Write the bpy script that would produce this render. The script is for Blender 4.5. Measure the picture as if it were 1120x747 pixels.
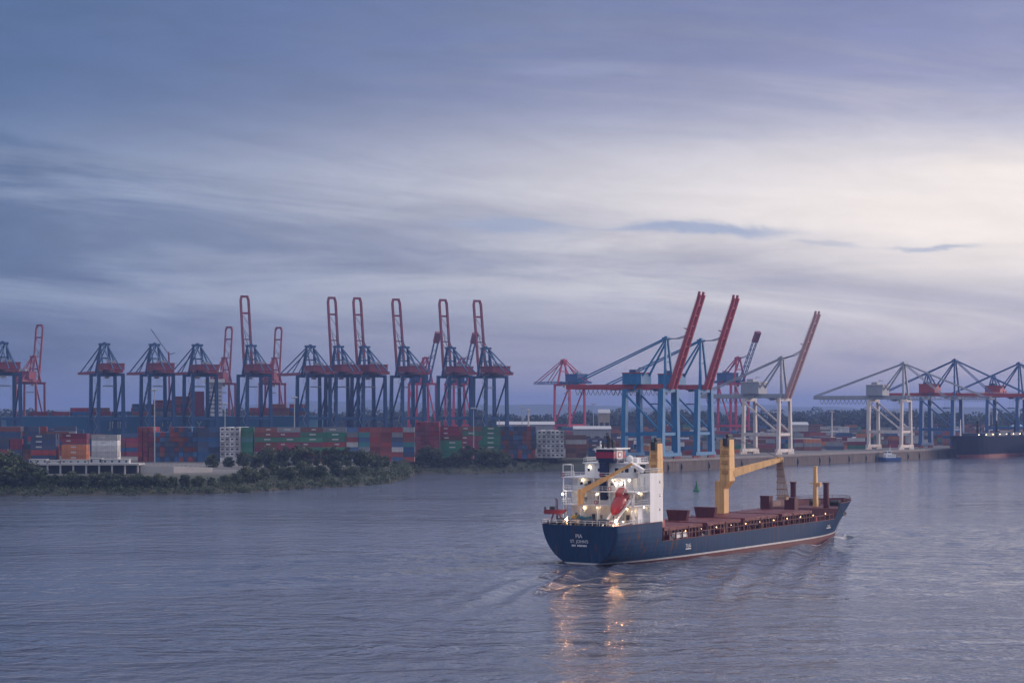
import bpy, math, random
import numpy as np
R = math.radians
random.seed(7)
for o in list(bpy.data.objects): bpy.data.objects.remove(o)
S = bpy.context.scene
COL = S.collection

# ------------------------------------------------------------------ camera
F, CX, HY, H = 2200.0, 560.0, 448.0, 34.0          # focal length in photo px, centre, horizon row, eye height (m)
cd = bpy.data.cameras.new('camera'); cam = bpy.data.objects.new('camera', cd); COL.objects.link(cam)
cam.location = (0, 0, H); cam.rotation_euler = (R(90), 0, 0)
cd.sensor_width = 36; cd.lens = 36 * F / 1120; cd.shift_y = (HY - 373.5) / 1120
cd.clip_start = 1; cd.clip_end = 60000
S.camera = cam

# ------------------------------------------------------------------ world, sun, exposure
SUN_AZ, SUN_EL = R(72), R(13)                        # azimuth clockwise from +Y (to the right of the view)
S.view_settings.view_transform = 'Standard'
S.view_settings.look = 'None'
S.view_settings.exposure = 0.80
S.view_settings.gamma = 1
sl = bpy.data.lights.new('sun', 'SUN'); sl.energy = 1.5; sl.angle = R(16); sl.color = (1, .80, .68)
so = bpy.data.objects.new('sun', sl); COL.objects.link(so)
so.rotation_euler = (R(90) - SUN_EL, 0, math.pi - SUN_AZ)
HAZE_DENSITY, HAZE_COLOR = 1.4e-4, (.30, .43, .84)

class NT:
    """small node-tree helper"""
    def __init__(s, tree): s.t = tree; s.n = tree.nodes; s.l = tree.links
    def put(s, sock, v):
        if hasattr(v, 'is_linked') or isinstance(v, bpy.types.NodeSocket): s.l.new(v, sock)
        else:
            if isinstance(v, (tuple, list)) and len(v) == 3 and len(sock.default_value) == 4: v = (*v, 1)
            sock.default_value = v
    def m(s, op, a, b=None, c=None, clamp=False):
        n = s.n.new('ShaderNodeMath'); n.operation = op; n.use_clamp = clamp
        for i, v in enumerate((a, b, c)):
            if v is not None: s.put(n.inputs[i], v)
        return n.outputs[0]
    def mix(s, f, a, b, blend='MIX'):
        n = s.n.new('ShaderNodeMix'); n.data_type = 'RGBA'; n.blend_type = blend
        s.put(n.inputs[0], f); s.put(n.inputs[6], a); s.put(n.inputs[7], b)
        return n.outputs[2]
    def ss(s, v, lo, hi, a=0., b=1.):
        n = s.n.new('ShaderNodeMapRange'); n.interpolation_type = 'SMOOTHSTEP'
        for i, x in enumerate((v, lo, hi, a, b)): s.put(n.inputs[i], x)
        return n.outputs[0]
    def comb(s, x, y, z=0.):
        n = s.n.new('ShaderNodeCombineXYZ')
        for i, v in enumerate((x, y, z)): s.put(n.inputs[i], v)
        return n.outputs[0]
    def noise(s, vec, scale=1., detail=4., rough=.55, dist=0.):
        n = s.n.new('ShaderNodeTexNoise'); s.put(n.inputs['Vector'], vec)
        n.inputs['Scale'].default_value = scale; n.inputs['Detail'].default_value = detail
        n.inputs['Roughness'].default_value = rough; n.inputs['Distortion'].default_value = dist
        return n.outputs['Fac']

def build_world():
    w = bpy.data.worlds.new('World'); S.world = w; w.use_nodes = True
    t = NT(w.node_tree); t.n.clear()
    out = t.n.new('ShaderNodeOutputWorld')
    sky = t.n.new('ShaderNodeTexSky'); sky.sky_type = 'NISHITA'; sky.sun_disc = False
    sky.sun_elevation = SUN_EL; sky.sun_rotation = SUN_AZ
    b1 = t.n.new('ShaderNodeBackground'); b1.inputs[1].default_value = .07
    t.l.new(sky.outputs[0], b1.inputs[0])
    tc = t.n.new('ShaderNodeTexCoord'); sp = t.n.new('ShaderNodeSeparateXYZ'); t.l.new(tc.outputs['Generated'], sp.inputs[0])
    x, y, z = sp.outputs
    az = t.m('ARCTAN2', x, y); el = t.m('ARCSINE', z)
    ael = t.m('ABSOLUTE', el)
    tilt = t.m('MULTIPLY_ADD', az, .07, ael)
    n_big = t.noise(t.comb(t.m('MULTIPLY', az, 3.6), t.m('MULTIPLY', tilt, 27.), 5.6), 1., 7., .62, .6)
    n_fine = t.noise(t.comb(t.m('MULTIPLY', az, 15.), t.m('MULTIPLY', tilt, 66.), 7.7), 1., 6., .62, .5)
    n_soft = t.noise(t.comb(t.m('MULTIPLY', az, 2.), t.m('MULTIPLY', ael, 9.), 1.3), 1., 2., .5, .3)
    lr = t.ss(t.m('ADD', az, t.m('MULTIPLY_ADD', n_big, .16, -.08)), -.34, .36)
    low = t.ss(ael, .0, .075, 1., 0.)
    hi = t.ss(ael, .09, .175)
    c_mid = t.mix(lr, (.053, .088, .188), (.30, .31, .395))
    c_top = t.mix(lr, (.045, .082, .185), (.142, .150, .285))
    c_low = t.mix(lr, (.095, .132, .240), (.33, .275, .33))
    c = t.mix(hi, c_mid, c_top)
    c = t.mix(t.m('MULTIPLY', low, .9), c, c_low)
    # pale veil bands through the middle of the sky
    veil = t.m('MULTIPLY', t.ss(n_big, .46, .66), t.m('MULTIPLY', t.ss(ael, .02, .06), t.ss(ael, .09, .155, 1., 0.)))
    c = t.mix(t.m('MULTIPLY', veil, .55), c, t.mix(lr, (.19, .24, .355), (.50, .48, .50)))
    # darker strands
    dark = t.m('MULTIPLY', t.ss(n_big, .54, .32), .85)
    c = t.mix(dark, c, t.mix(lr, (.044, .074, .158), (.165, .175, .29)))
    # the bright break low on the right
    gx = t.m('DIVIDE', t.m('SUBTRACT', az, .27), .25); gy = t.m('DIVIDE', t.m('SUBTRACT', tilt, .108), .046)
    gy = t.m('ADD', gy, t.m('MULTIPLY_ADD', n_big, 1.6, -.8))
    g = t.m('EXPONENT', t.m('MULTIPLY', t.m('ADD', t.m('MULTIPLY', gx, gx), t.m('MULTIPLY', gy, gy)), -1.))
    c = t.mix(t.m('MULTIPLY', g, 1.1, clamp=True), c, (.62, .555, .525))
    fine = t.m('MULTIPLY_ADD', t.m('SUBTRACT', n_fine, .5), .36, 1.)
    c = t.mix(1., c, t.comb(fine, fine, fine), 'MULTIPLY')
    # a few thin dark cloud slivers
    wob = t.m('MULTIPLY_ADD', n_fine, .020, -.010)
    for (a0, e0, wa, we, k) in ((.092, .0885, .046, .0034, .8), (-.002, .0915, .034, .0032, .6), (.207, .0785, .02, .0016, .6), (.155, .081, .018, .0016, .35), (.035, .167, .034, .004, -.16)):
        dx = t.m('DIVIDE', t.m('SUBTRACT', az, a0), wa); dy = t.m('DIVIDE', t.m('SUBTRACT', t.m('ADD', t.m('MULTIPLY_ADD', az, .04, ael), wob), e0 + .04 * a0), we)
        q = t.m('EXPONENT', t.m('MULTIPLY', t.m('ADD', t.m('MULTIPLY', dx, dx), t.m('MULTIPLY', dy, dy)), -1.))
        c = t.mix(t.m('MULTIPLY', t.ss(q, .05, .85), abs(k)), c, (.19, .235, .36) if k > 0 else (.30, .32, .45))
    up = t.ss(ael, .2, .6)
    c = t.mix(up, c, (.58, .57, .64))
    b2 = t.n.new('ShaderNodeBackground'); t.l.new(c, b2.inputs[0]); b2.inputs[1].default_value = 1.0
    mx = t.n.new('ShaderNodeMixShader'); mx.inputs[0].default_value = .88
    t.l.new(b1.outputs[0], mx.inputs[1]); t.l.new(b2.outputs[0], mx.inputs[2]); t.l.new(mx.outputs[0], out.inputs[0])
build_world()
S.render.engine = 'CYCLES'
S.cycles.use_denoising = True
S.cycles.max_bounces = 5; S.cycles.diffuse_bounces = 2; S.cycles.glossy_bounces = 3; S.cycles.transmission_bounces = 2
S.cycles.volume_bounces = 0; S.cycles.caustics_reflective = False; S.cycles.caustics_refractive = False
S.cycles.sample_clamp_indirect = 60

# ------------------------------------------------------------------ helpers
def X(px, Y): return (px - CX) / F * Y
def Z(py, Y): return H - (py - HY) / F * Y

MATS = {}
def mat(name, col, rough=.6, metal=0., var=.18, scale=.25, bump=0., spec=.4, streak=0.):
    if name in MATS: return MATS[name]
    m = bpy.data.materials.new(name); m.use_nodes = True; t = NT(m.node_tree)
    b = t.n['Principled BSDF']
    tc = t.n.new('ShaderNodeTexCoord')
    n1 = t.noise(tc.outputs['Object'], scale, 5., .6)
    f = t.m('MULTIPLY_ADD', t.m('SUBTRACT', n1, .5), 2.2 * var, 1.)
    if streak:
        mp = t.n.new('ShaderNodeMapping'); mp.inputs['Scale'].default_value = (1.2, 1.2, .08); t.l.new(tc.outputs['Object'], mp.inputs[0])
        n2 = t.noise(mp.outputs[0], 1., 4., .65)
        f = t.m('MULTIPLY', f, t.ss(n2, .35, .7, 1., 1. - streak))
    c = t.mix(1., (*col, 1), t.comb(f, f, f), 'MULTIPLY')
    t.l.new(c, b.inputs['Base Color'])
    b.inputs['Roughness'].default_value = rough; b.inputs['Metallic'].default_value = metal
    b.inputs['Specular IOR Level'].default_value = spec
    if bump:
        bp = t.n.new('ShaderNodeBump'); bp.inputs['Strength'].default_value = bump; bp.inputs['Distance'].default_value = .2
        t.l.new(t.noise(tc.outputs['Object'], scale * 6, 5.), bp.inputs['Height']); t.l.new(bp.outputs[0], b.inputs['Normal'])
    MATS[name] = m
    return m
def glow(name, col, strength):
    if name in MATS: return MATS[name]
    m = bpy.data.materials.new(name); m.use_nodes = True; t = NT(m.node_tree); b = t.n['Principled BSDF']
    b.inputs['Base Color'].default_value = (*col, 1); b.inputs['Emission Color'].default_value = (*col, 1); b.inputs['Emission Strength'].default_value = strength
    MATS[name] = m; return m

def vsub(a, b): return (a[0]-b[0], a[1]-b[1], a[2]-b[2])
def vadd(a, b): return (a[0]+b[0], a[1]+b[1], a[2]+b[2])
def vmul(a, k): return (a[0]*k, a[1]*k, a[2]*k)
def vlen(a): return math.sqrt(a[0]**2 + a[1]**2 + a[2]**2)
def vnorm(a):
    l = vlen(a) or 1.; return (a[0]/l, a[1]/l, a[2]/l)
def cross(a, b): return (a[1]*b[2]-a[2]*b[1], a[2]*b[0]-a[0]*b[2], a[0]*b[1]-a[1]*b[0])
def lerp(a, b, t): return tuple(a[i] + (b[i]-a[i])*t for i in range(len(a)))

class MB:
    def __init__(s): s.v = []; s.f = []; s.mi = []; s.cur = 0
    def add(s, vs, fs):
        b = len(s.v); s.v += [tuple(p) for p in vs]; s.f += [tuple(b + i for i in q) for q in fs]; s.mi += [s.cur] * len(fs); return s
    def hexa(s, lo, hi):
        """two quads (same winding) joined"""
        return s.add(list(lo) + list(hi), [(3,2,1,0), (4,5,6,7)] + [(i, (i+1) % 4, 4 + (i+1) % 4, 4 + i) for i in range(4)])
    def box(s, x0, x1, y0, y1, z0, z1):
        return s.hexa([(x0,y0,z0),(x1,y0,z0),(x1,y1,z0),(x0,y1,z0)], [(x0,y0,z1),(x1,y0,z1),(x1,y1,z1),(x0,y1,z1)])
    def bar(s, a, b, w, h=None, w2=None, h2=None):
        """box beam from a to b; w across, h in the more vertical direction; w2,h2 at the end b"""
        h = h or w; w2 = w2 or w; h2 = h2 or h
        d = vnorm(vsub(b, a)); up = (0,0,1) if abs(d[2]) < .94 else (1,0,0)
        sx = vnorm(cross(d, up)); sy = cross(sx, d)
        q = lambda p, ww, hh: [vadd(p, vadd(vmul(sx, i*ww/2), vmul(sy, j*hh/2))) for i, j in ((-1,-1),(1,-1),(1,1),(-1,1))]
        return s.hexa(q(a, w, h), q(b, w2, h2))
    def tube(s, pts, r, n=6, r2=None):
        rings = []
        for i, p in enumerate(pts):
            a = pts[max(i-1, 0)]; b = pts[min(i+1, len(pts)-1)]
            d = vnorm(vsub(b, a)); up = (0,0,1) if abs(d[2]) < .94 else (1,0,0)
            sx = vnorm(cross(d, up)); sy = cross(sx, d)
            rr = r if r2 is None else r + (r2 - r) * i / max(1, len(pts)-1)
            rings.append([vadd(p, vadd(vmul(sx, rr*math.cos(2*math.pi*k/n)), vmul(sy, rr*math.sin(2*math.pi*k/n)))) for k in range(n)])
        vs = [p for rg in rings for p in rg]; fs = []
        for i in range(len(pts)-1):
            for k in range(n): fs.append((i*n+k, i*n+(k+1) % n, (i+1)*n+(k+1) % n, (i+1)*n+k))
        fs += [tuple(range(n))[::-1], tuple((len(pts)-1)*n + k for k in range(n))]
        return s.add(vs, fs)
    def lathe(s, prof, n=12, c=(0,0,0)):
        vs = [(c[0]+r*math.cos(2*math.pi*k/n), c[1]+r*math.sin(2*math.pi*k/n), c[2]+z) for r, z in prof for k in range(n)]
        fs = [(i*n+k, i*n+(k+1) % n, (i+1)*n+(k+1) % n, (i+1)*n+k) for i in range(len(prof)-1) for k in range(n)]
        fs += [tuple(range(n))[::-1], tuple((len(prof)-1)*n + k for k in range(n))]
        return s.add(vs, fs)
    def prism(s, poly, axis, a, b):
        """poly: 2-D outline, extruded along axis from a to b"""
        def P(p, h): return {'x': (h, p[0], p[1]), 'y': (p[0], h, p[1]), 'z': (p[0], p[1], h)}[axis]
        n = len(poly)
        return s.add([P(p, a) for p in poly] + [P(p, b) for p in poly], [tuple(range(n))[::-1], tuple(range(n, 2*n))] + [(i, (i+1) % n, n+(i+1) % n, n+i) for i in range(n)])
    def mesh(s, name, mats):
        me = bpy.data.meshes.new(name); me.from_pydata(s.v, [], s.f)
        for m in (mats if isinstance(mats, (list, tuple)) else [mats]): me.materials.append(m)
        if any(s.mi): me.polygons.foreach_set('material_index', s.mi)
        me.update(); return me
    def build(s, name, mats, parent=None, smooth=False):
        me = s.mesh(name, mats)
        if smooth: me.polygons.foreach_set('use_smooth', [True]*len(me.polygons))
        o = bpy.data.objects.new(name, me); COL.objects.link(o)
        if parent: o.parent = parent
        return o
def tag(o, label=None, cat=None, group=None, kind=None):
    if label: o['label'] = label
    if cat: o['category'] = cat
    if group: o['group'] = group
    if kind: o['kind'] = kind
    return o
def empty(name, loc, rz=0., label=None, cat=None, group=None):
    o = bpy.data.objects.new(name, None); COL.objects.link(o); o.location = loc; o.rotation_euler = (0, 0, rz)
    o.empty_display_size = 1
    return tag(o, label, cat, group)
def copy_tree(o, parent=None):
    c = o.copy(); COL.objects.link(c)
    if parent: c.parent = parent
    for ch in list(o.children): copy_tree(ch, c)
    return c

# ------------------------------------------------------------------ materials
m_blue = mat('crane_blue', (.004, .165, .37), .5, var=.22, streak=.25)
m_dblue = mat('crane_navy_blue', (.012, .075, .19), .55, var=.22, streak=.25)
m_red = mat('crane_red', (.37, .04, .045), .55, var=.2, streak=.25)
m_dred = mat('crane_dull_red', (.23, .045, .072), .6, var=.2, streak=.25)
m_crimson = mat('crane_crimson', (.42, .03, .085), .55, var=.2, streak=.2)
m_white = mat('crane_off_white', (.62, .56, .53), .5, var=.14, streak=.3)
m_cgrey = mat('crane_grey', (.26, .29, .34), .55, var=.18)
m_rope = mat('wire_rope', (.05, .06, .09), .6)
m_dark = mat('dark_machinery', (.03, .035, .045), .6)
m_glass = mat('dark_glass', (.02, .03, .04), .12, spec=.6, var=.05)
m_bogie = mat('bogie_red', (.22, .02, .03), .6)
m_conc = mat('concrete', (.24, .23, .23), .85, var=.25, scale=.15, bump=.3, streak=.3)
m_lightconc = mat('pale_concrete', (.40, .39, .38), .85, var=.2, scale=.2, bump=.2)
m_steelg = mat('galvanised_steel', (.36, .39, .42), .5, metal=.2)

# ------------------------------------------------------------------ setting: water
SH = (math.sin(R(35)), math.cos(R(35)))              # ship heading / quay direction
S0 = (14.5, 440.0)                                   # ship's stern, centre line
def ship_xy(s, o): return (S0[0] + s*SH[0] + o*SH[1], S0[1] + s*SH[1] - o*SH[0])
def build_water():
    def lines(lo, hi, a, b, step, g=1.25):
        v = list(np.arange(a, b + .01, step)); d = step; x = a
        left = []
        while x > lo: d *= g; x -= d; left.append(max(x, lo))
        d = step; x = b
        while x < hi: d *= g; x += d; v.append(min(x, hi))
        return np.array(left[::-1] + v)
    xs = lines(-14000, 14000, -20, 150, .85); ys = lines(-300, 15000, 375, 600, .85)
    gx, gy = np.meshgrid(xs, ys)
    dx, dy = gx - S0[0], gy - S0[1]
    s = dx*SH[0] + dy*SH[1]; o = dx*SH[1] - dy*SH[0]
    z = np.zeros_like(gx)
    rng = np.random.RandomState(4)
    for src, amp, ln in ((128., .95, 110.), (6., .8, 80.), (60., .35, 80.)):
        xi = np.maximum(src - s, 0.01); ao = np.abs(o)
        c = .30*xi + (3.0 if src > 20 else 6.)
        w = 3.0 + .11*xi
        env = np.exp(-xi/ln) * np.exp(-((ao - c)/w)**2) * (s < src)
        z += amp*env*np.cos(2*np.pi*(ao*.80 - xi*.35)/6.6 + .4*np.sin(xi*.13))
        # transverse waves behind
    xi = np.maximum(-s, 0.)
    z += .14*np.exp(-xi/55.)*np.exp(-(o/(7+.25*xi))**2)*(s < 0)*np.sin(2*np.pi*xi/11.)
    nb = np.exp(-((s-131)/5.)**2 - (o/6.)**2); z += .25*nb*np.cos(o*1.3 + s*.9)
    # light chop everywhere near
    fade = np.exp(-((gx-60)/130.)**4)*np.exp(-((gy-490)/125.)**4)
    for k in range(7):
        a = rng.uniform(-.6, .6); L = rng.uniform(3.5, 9); z += fade*.028*np.sin(2*np.pi*(gy*np.cos(a) + gx*np.sin(a))/L + rng.uniform(0, 6))
    dh = np.abs(o) - 9.6*np.clip((131-s)/34., 0, 1)**.6
    foam = np.exp(-((dh-.4)/1.0)**2)*(s > 92)*(s < 133)*.9 + .55*np.exp(-((o)/(5+.1*np.maximum(-s, 0)))**2)*np.exp(-np.maximum(-s, 0)/38.)*(s < 1.5) + .5*np.exp(-((dh-.5)/.9)**2)*(s > 4)*(s <= 92)*.6
    nx, ny = len(xs), len(ys)
    me = bpy.data.meshes.new('river_water')
    co = np.stack([gx, gy, z], -1).reshape(-1, 3).astype(np.float32)
    i = np.arange((ny-1)*(nx-1)); r, c = i // (nx-1), i % (nx-1); a = r*nx + c
    quads = np.stack([a, a+1, a+nx+1, a+nx], -1)
    me.from_pydata(co.tolist(), [], quads.tolist()); me.polygons.foreach_set('use_smooth', [True]*len(me.polygons))
    at = me.attributes.new('foam', 'FLOAT', 'POINT'); at.data.foreach_set('value', foam.astype(np.float32).ravel())
    m = bpy.data.materials.new('river_water'); m.use_nodes = True; t = NT(m.node_tree); b = t.n['Principled BSDF']
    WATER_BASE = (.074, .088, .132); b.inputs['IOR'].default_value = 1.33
    tc = t.n.new('ShaderNodeTexCoord'); sp = t.n.new('ShaderNodeSeparateXYZ'); t.l.new(tc.outputs['Object'], sp.inputs[0])
    x, y, zz = sp.outputs
    rip = t.noise(t.comb(t.m('MULTIPLY', x, .26), t.m('MULTIPLY', y, .19)), 1., 4., .5, .4)
    mid = t.noise(t.comb(t.m('MULTIPLY', x, .06), t.m('MULTIPLY', y, .09), 4.), 1., 4., .6, .8)
    big = t.noise(t.comb(t.m('MULTIPLY', x, .006), t.m('MULTIPLY', y, .016), 9.), 1., 4., .6, .6)
    amp = t.ss(big, .33, .66, .35, 1.25)
    h = t.m('ADD', t.m('MULTIPLY', t.m('MULTIPLY', rip, amp), .75), t.m('MULTIPLY', mid, 1.2))
    bp = t.n.new('ShaderNodeBump'); bp.inputs['Strength'].default_value = 1.; bp.inputs['Distance'].default_value = 1.
    t.l.new(h, bp.inputs['Height']); t.l.new(bp.outputs[0], b.inputs['Normal'])
    fa = t.n.new('ShaderNodeAttribute'); fa.attribute_name = 'foam'
    fn = t.noise(t.comb(t.m('MULTIPLY', x, .9), t.m('MULTIPLY', y, .9)), 1., 6., .75)
    fm = t.ss(t.m('MULTIPLY', fa.outputs['Fac'], fn), .24, .46)
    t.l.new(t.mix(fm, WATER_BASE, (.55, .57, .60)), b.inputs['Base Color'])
    t.l.new(t.m('ADD', t.ss(big, .3, .7, .08, .16), t.m('MULTIPLY', fm, .5)), b.inputs['Roughness'])
    me.materials.append(m)
    ob = bpy.data.objects.new('river_water', me); COL.objects.link(ob); tag(ob, kind='structure')
build_water()

# ------------------------------------------------------------------ setting: ground, hills
def quay(t): return (84 + .5736*t, 1100 + .8192*t)   # foot of the right-hand quay wall
SHORE = [(-620, 770), (-300, 775), (-100, 785), (0, 792), (60, 790), (120, 797), (180, 800), (240, 812), (290, 836), (330, 866), (375, 890), (405, 905), (425, 930), (438, 968), (446, 1020), (456, 1056), (480, 1062), (510, 1058), (545, 1072), (580, 1098), (600, 1122), (640, 1110), (670, 1090)]
GZ = 6.5
def ground_z(d):
    for (a, za), (b, zb) in zip(((0,-1.0),(4,.7),(14,2.6),(34,4.6),(70,GZ)), ((4,.7),(14,2.6),(34,4.6),(70,GZ),(1e9,GZ))):
        if d <= b: return za + (zb-za)*min(1, (d-a)/(b-a))
    return GZ
def build_ground():
    cols = [(X(p, y), y, 0) for p, y in SHORE]
    cols += [(*quay(t), 1) for t in (-28, 0, 100, 200, 300, 400, 500, 650, 800, 1100, 1500)]
    rows = [0, 1.2, 4, 9, 14, 24, 34, 50, 70, 130, 260, 600, 1300, 3000, 7000, 12500]
    rnd = random.Random(3); vs = []; fs = []; n = len(rows)
    for (x, y, q) in cols:
        for d in rows:
            z = ground_z(d) if not q else (-3 if d == 0 else GZ)
            if not q and 0 < d < 40: z += rnd.uniform(-.25, .35)
            spread = 1 + max(0, d - 600)/3000.
            vs.append((x*(1 + d/y)*spread if d > 300 else x*(1 + d/y), y + d + (.9 if q and d == 0 else .95 if q and d == 1.2 else 0), z))
    for i in range(len(cols)-1):
        for j in range(n-1): fs.append((i*n+j, (i+1)*n+j, (i+1)*n+j+1, i*n+j+1))
    mb = MB(); mb.add(vs, fs)
    m = bpy.data.materials.new('ground'); m.use_nodes = True; t = NT(m.node_tree); b = t.n['Principled BSDF']
    tc = t.n.new('ShaderNodeTexCoord'); geo = t.n.new('ShaderNodeNewGeometry'); sp = t.n.new('ShaderNodeSeparateXYZ'); t.l.new(geo.outputs['Position'], sp.inputs[0])
    n1 = t.noise(tc.outputs['Object'], .03, 6., .65); n2 = t.noise(tc.outputs['Object'], .4, 5., .65)
    yard = t.mix(n1, (.085, .085, .088), (.16, .15, .145))
    bank = t.mix(t.ss(n2, .4, .75), (.028, .040, .020), (.075, .07, .05))
    bank = t.mix(t.ss(sp.outputs[2], .4, 1.6), (.042, .042, .036), bank)
    t.l.new(t.mix(t.ss(sp.outputs[2], 5.6, 6.45), bank, yard), b.inputs['Base Color']); b.inputs['Roughness'].default_value = .9
    tag(mb.build('ground', m), kind='structure')
    # far hills
    mb = MB(); rnd = random.Random(11)
    for (Yh, hmax, sd) in ((7800, 62, 1), (10200, 92, 2)):
        pts = []; nx = 120
        for i in range(nx+1):
            x = -6000 + 12000*i/nx
            h = hmax*(.55 + .22*math.sin(x/900.+sd) + .15*math.sin(x/370.+2*sd) + .06*math.sin(x/130.*sd))
            pts.append((x, h))
        for i in range(nx):
            (xa, ha), (xb, hb) = pts[i], pts[i+1]
            mb.add([(xa,Yh,0),(xb,Yh,0),(xb,Yh+500,hb),(xa,Yh+500,ha),(xb,Yh+1600,0),(xa,Yh+1600,0)], [(0,1,2,3),(3,2,4,5)])
    tag(mb.build('hills', mat('hill_woods', (.045, .065, .045), .9, var=.4, scale=.01), None, True), kind='structure')
build_ground()

# ------------------------------------------------------------------ vegetation
def leaf_mat(name, c):
    return mat(name, c, .75, var=.45, scale=.35, spec=.2)
LEAF = [leaf_mat('leaf_dark', (.046, .070, .040)), leaf_mat('leaf_mid', (.072, .098, .052)), leaf_mat('leaf_light', (.108, .128, .066))]
WOOD = [leaf_mat('wood_dark', (.012, .030, .024)), leaf_mat('wood_mid', (.017, .040, .030)), leaf_mat('wood_light', (.026, .052, .034))]
m_bark = mat('bark', (.06, .05, .04), .9)
def leaf_cloud(mb, rnd, c, r, n, size, squash=.8):
    for _ in range(n):
        d = vnorm((rnd.gauss(0,1), rnd.gauss(0,1), rnd.gauss(0,1))); k = r*(rnd.random()**.35)
        p = (c[0]+d[0]*k, c[1]+d[1]*k, c[2]+d[2]*k*squash)
        u = vnorm((rnd.gauss(0,1), rnd.gauss(0,1), rnd.gauss(0,.6))); w = vnorm(cross(u, vnorm((rnd.gauss(0,1), rnd.gauss(0,1), rnd.gauss(0,1)+.3))))
        a = size*rnd.uniform(.6, 1.3); bsz = a*rnd.uniform(.5, .9)
        mb.add([vadd(p, vmul(u, a)), vadd(p, vmul(w, bsz)), vadd(p, vmul(u, -a)), vadd(p, vmul(w, -bsz))], [(0,1,2,3)])
def tree_proto(seed, rx, h, clumps, leaves, lsize, tall=.25):
    """crown and trunk meshes of a tree about h metres tall, 2*rx wide"""
    rnd = random.Random(seed); cr = MB(); tk = MB()
    tk.tube([(0,0,-.6), (.1,.05,h*.3), (.25,-.1,h*.62)], .22*h/8, 7, .08*h/8)
    for i in range(clumps):
        a = rnd.uniform(0, 2*math.pi); q = rnd.random()**.5; zz = rnd.random()
        env = math.sin(math.pi*(.12 + .80*zz))**.7
        c = (rx*q*env*math.cos(a)*.82, rx*q*env*math.sin(a)*.82, h*(tall + (1-tall)*zz*.92))
        rr = rx*rnd.uniform(.22, .42)
        cr.cur = rnd.choice((0, 0, 1, 1, 2))
        leaf_cloud(cr, rnd, c, rr, leaves, lsize)
        if i % 3 == 0: tk.tube([(.1*h/8, 0, h*.28), lerp((0,0,h*.3), c, .5), c], .10*h/8, 5, .03)
    return cr.mesh('crown', LEAF), tk.mesh('trunk', m_bark)
PROTO = [tree_proto(1, 5.2, 9, 30, 95, .42, .12), tree_proto(2, 4.0, 9.5, 26, 90, .42, .15), tree_proto(3, 6.5, 8, 36, 95, .44, .08),
         tree_proto(4, 4.8, 7, 26, 95, .40, .05), tree_proto(5, 3.4, 11, 26, 90, .42, .18)]
def tree(x, y, z, k, sc, rz, label, name='tree', sz=1.):
    r = empty(name, (x, y, z), rz, label, 'tree', 'trees along the river bank'); r.scale = (sc, sc, sc*sz)
    for me in PROTO[k]:
        c = bpy.data.objects.new(me.name, me); COL.objects.link(c); c.parent = r
    return r
ORD = ['first', 'second', 'third', 'fourth', 'fifth', 'sixth', 'seventh', 'eighth', 'ninth', 'tenth', 'eleventh', 'twelfth', 'thirteenth', 'fourteenth', 'fifteenth', 'sixteenth', 'seventeenth', 'eighteenth', 'nineteenth', 'twentieth']
# (px, distance, top row in the photo, prototype)
TREES = [
 ('in front of the grey low pier building', [(3, 812, 496, 2), (18, 816, 500, 0), (33, 814, 507, 2), (46, 809, 515, 3), (60, 806, 519, 3), (75, 808, 516, 2), (90, 806, 520, 3), (104, 809, 517, 0), (118, 811, 516, 2), (133, 812, 519, 3), (147, 813, 518, 2)]),
 ('in front of the pale retaining wall', [(162, 814, 521, 3), (176, 815, 518, 2), (189, 816, 521, 0), (203, 820, 520, 3), (217, 824, 521, 2), (231, 828, 522, 3), (245, 834, 520, 0), (258, 840, 517, 2)]),
 ('behind the pale retaining wall', [(232, 960, 497, 3), (250, 965, 500, 3), (266, 965, 496, 0)]),
 ('below the long green and red container row', [(280, 935, 497, 0), (296, 950, 490, 2), (312, 940, 489, 1), (330, 955, 487, 0), (347, 945, 492, 4), (362, 960, 489, 0), (274, 850, 510, 2), (289, 862, 512, 0), (300, 885, 506, 3), (314, 872, 511, 2), (334, 895, 505, 2), (350, 892, 510, 3), (368, 912, 505, 0)]),
 ('below the red block at the point', [(380, 960, 490, 1), (394, 965, 492, 0), (408, 968, 496, 2), (420, 980, 499, 0), (432, 1000, 504, 3), (384, 915, 510, 2), (398, 930, 510, 3), (412, 940, 512, 3)]),
 ('below the crimson container block', [(452, 1074, 498, 0), (462, 1078, 491, 1), (471, 1080, 489, 0), (480, 1080, 496, 3)]),
 ('below the green containers by the tall mast', [(490, 1080, 500, 3), (500, 1078, 495, 0), (511, 1078, 488, 1), (521, 1082, 491, 4), (531, 1086, 489, 0), (541, 1090, 491, 2), (552, 1096, 496, 0), (563, 1104, 503, 3)]),
 ('on the shore below the white reefer block', [(578, 1118, 506, 3), (592, 1132, 504, 3), (606, 1146, 506, 3)]),
]
KINDW = ['broad bushy tree', 'round topped tree', 'wide spreading bush', 'low rounded bush', 'tall narrow tree']
PH = [9, 9.5, 8, 7, 11]
rt = random.Random(21)
def shore_y(px):
    for (a, ya), (b, yb) in zip(SHORE[:-1], SHORE[1:]):
        if a <= px <= b: return ya + (yb-ya)*(px-a)/(b-a)
    return SHORE[-1][1]
for where, lst in TREES:
    order = sorted(lst)
    for t in lst:
        px, Y, top, k = t
        zb = ground_z(Y - shore_y(px)); h = max(2.6, Z(top, Y) - zb)
        tree(X(px, Y), Y, zb, k, h/PH[k]*1.03, rt.uniform(0, 6.28), '%s, %s from left %s' % (KINDW[k], ORD[order.index(t)], where), 'tree' if k in (0, 1, 4) else 'bush', rt.uniform(.95, 1.05))
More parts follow.
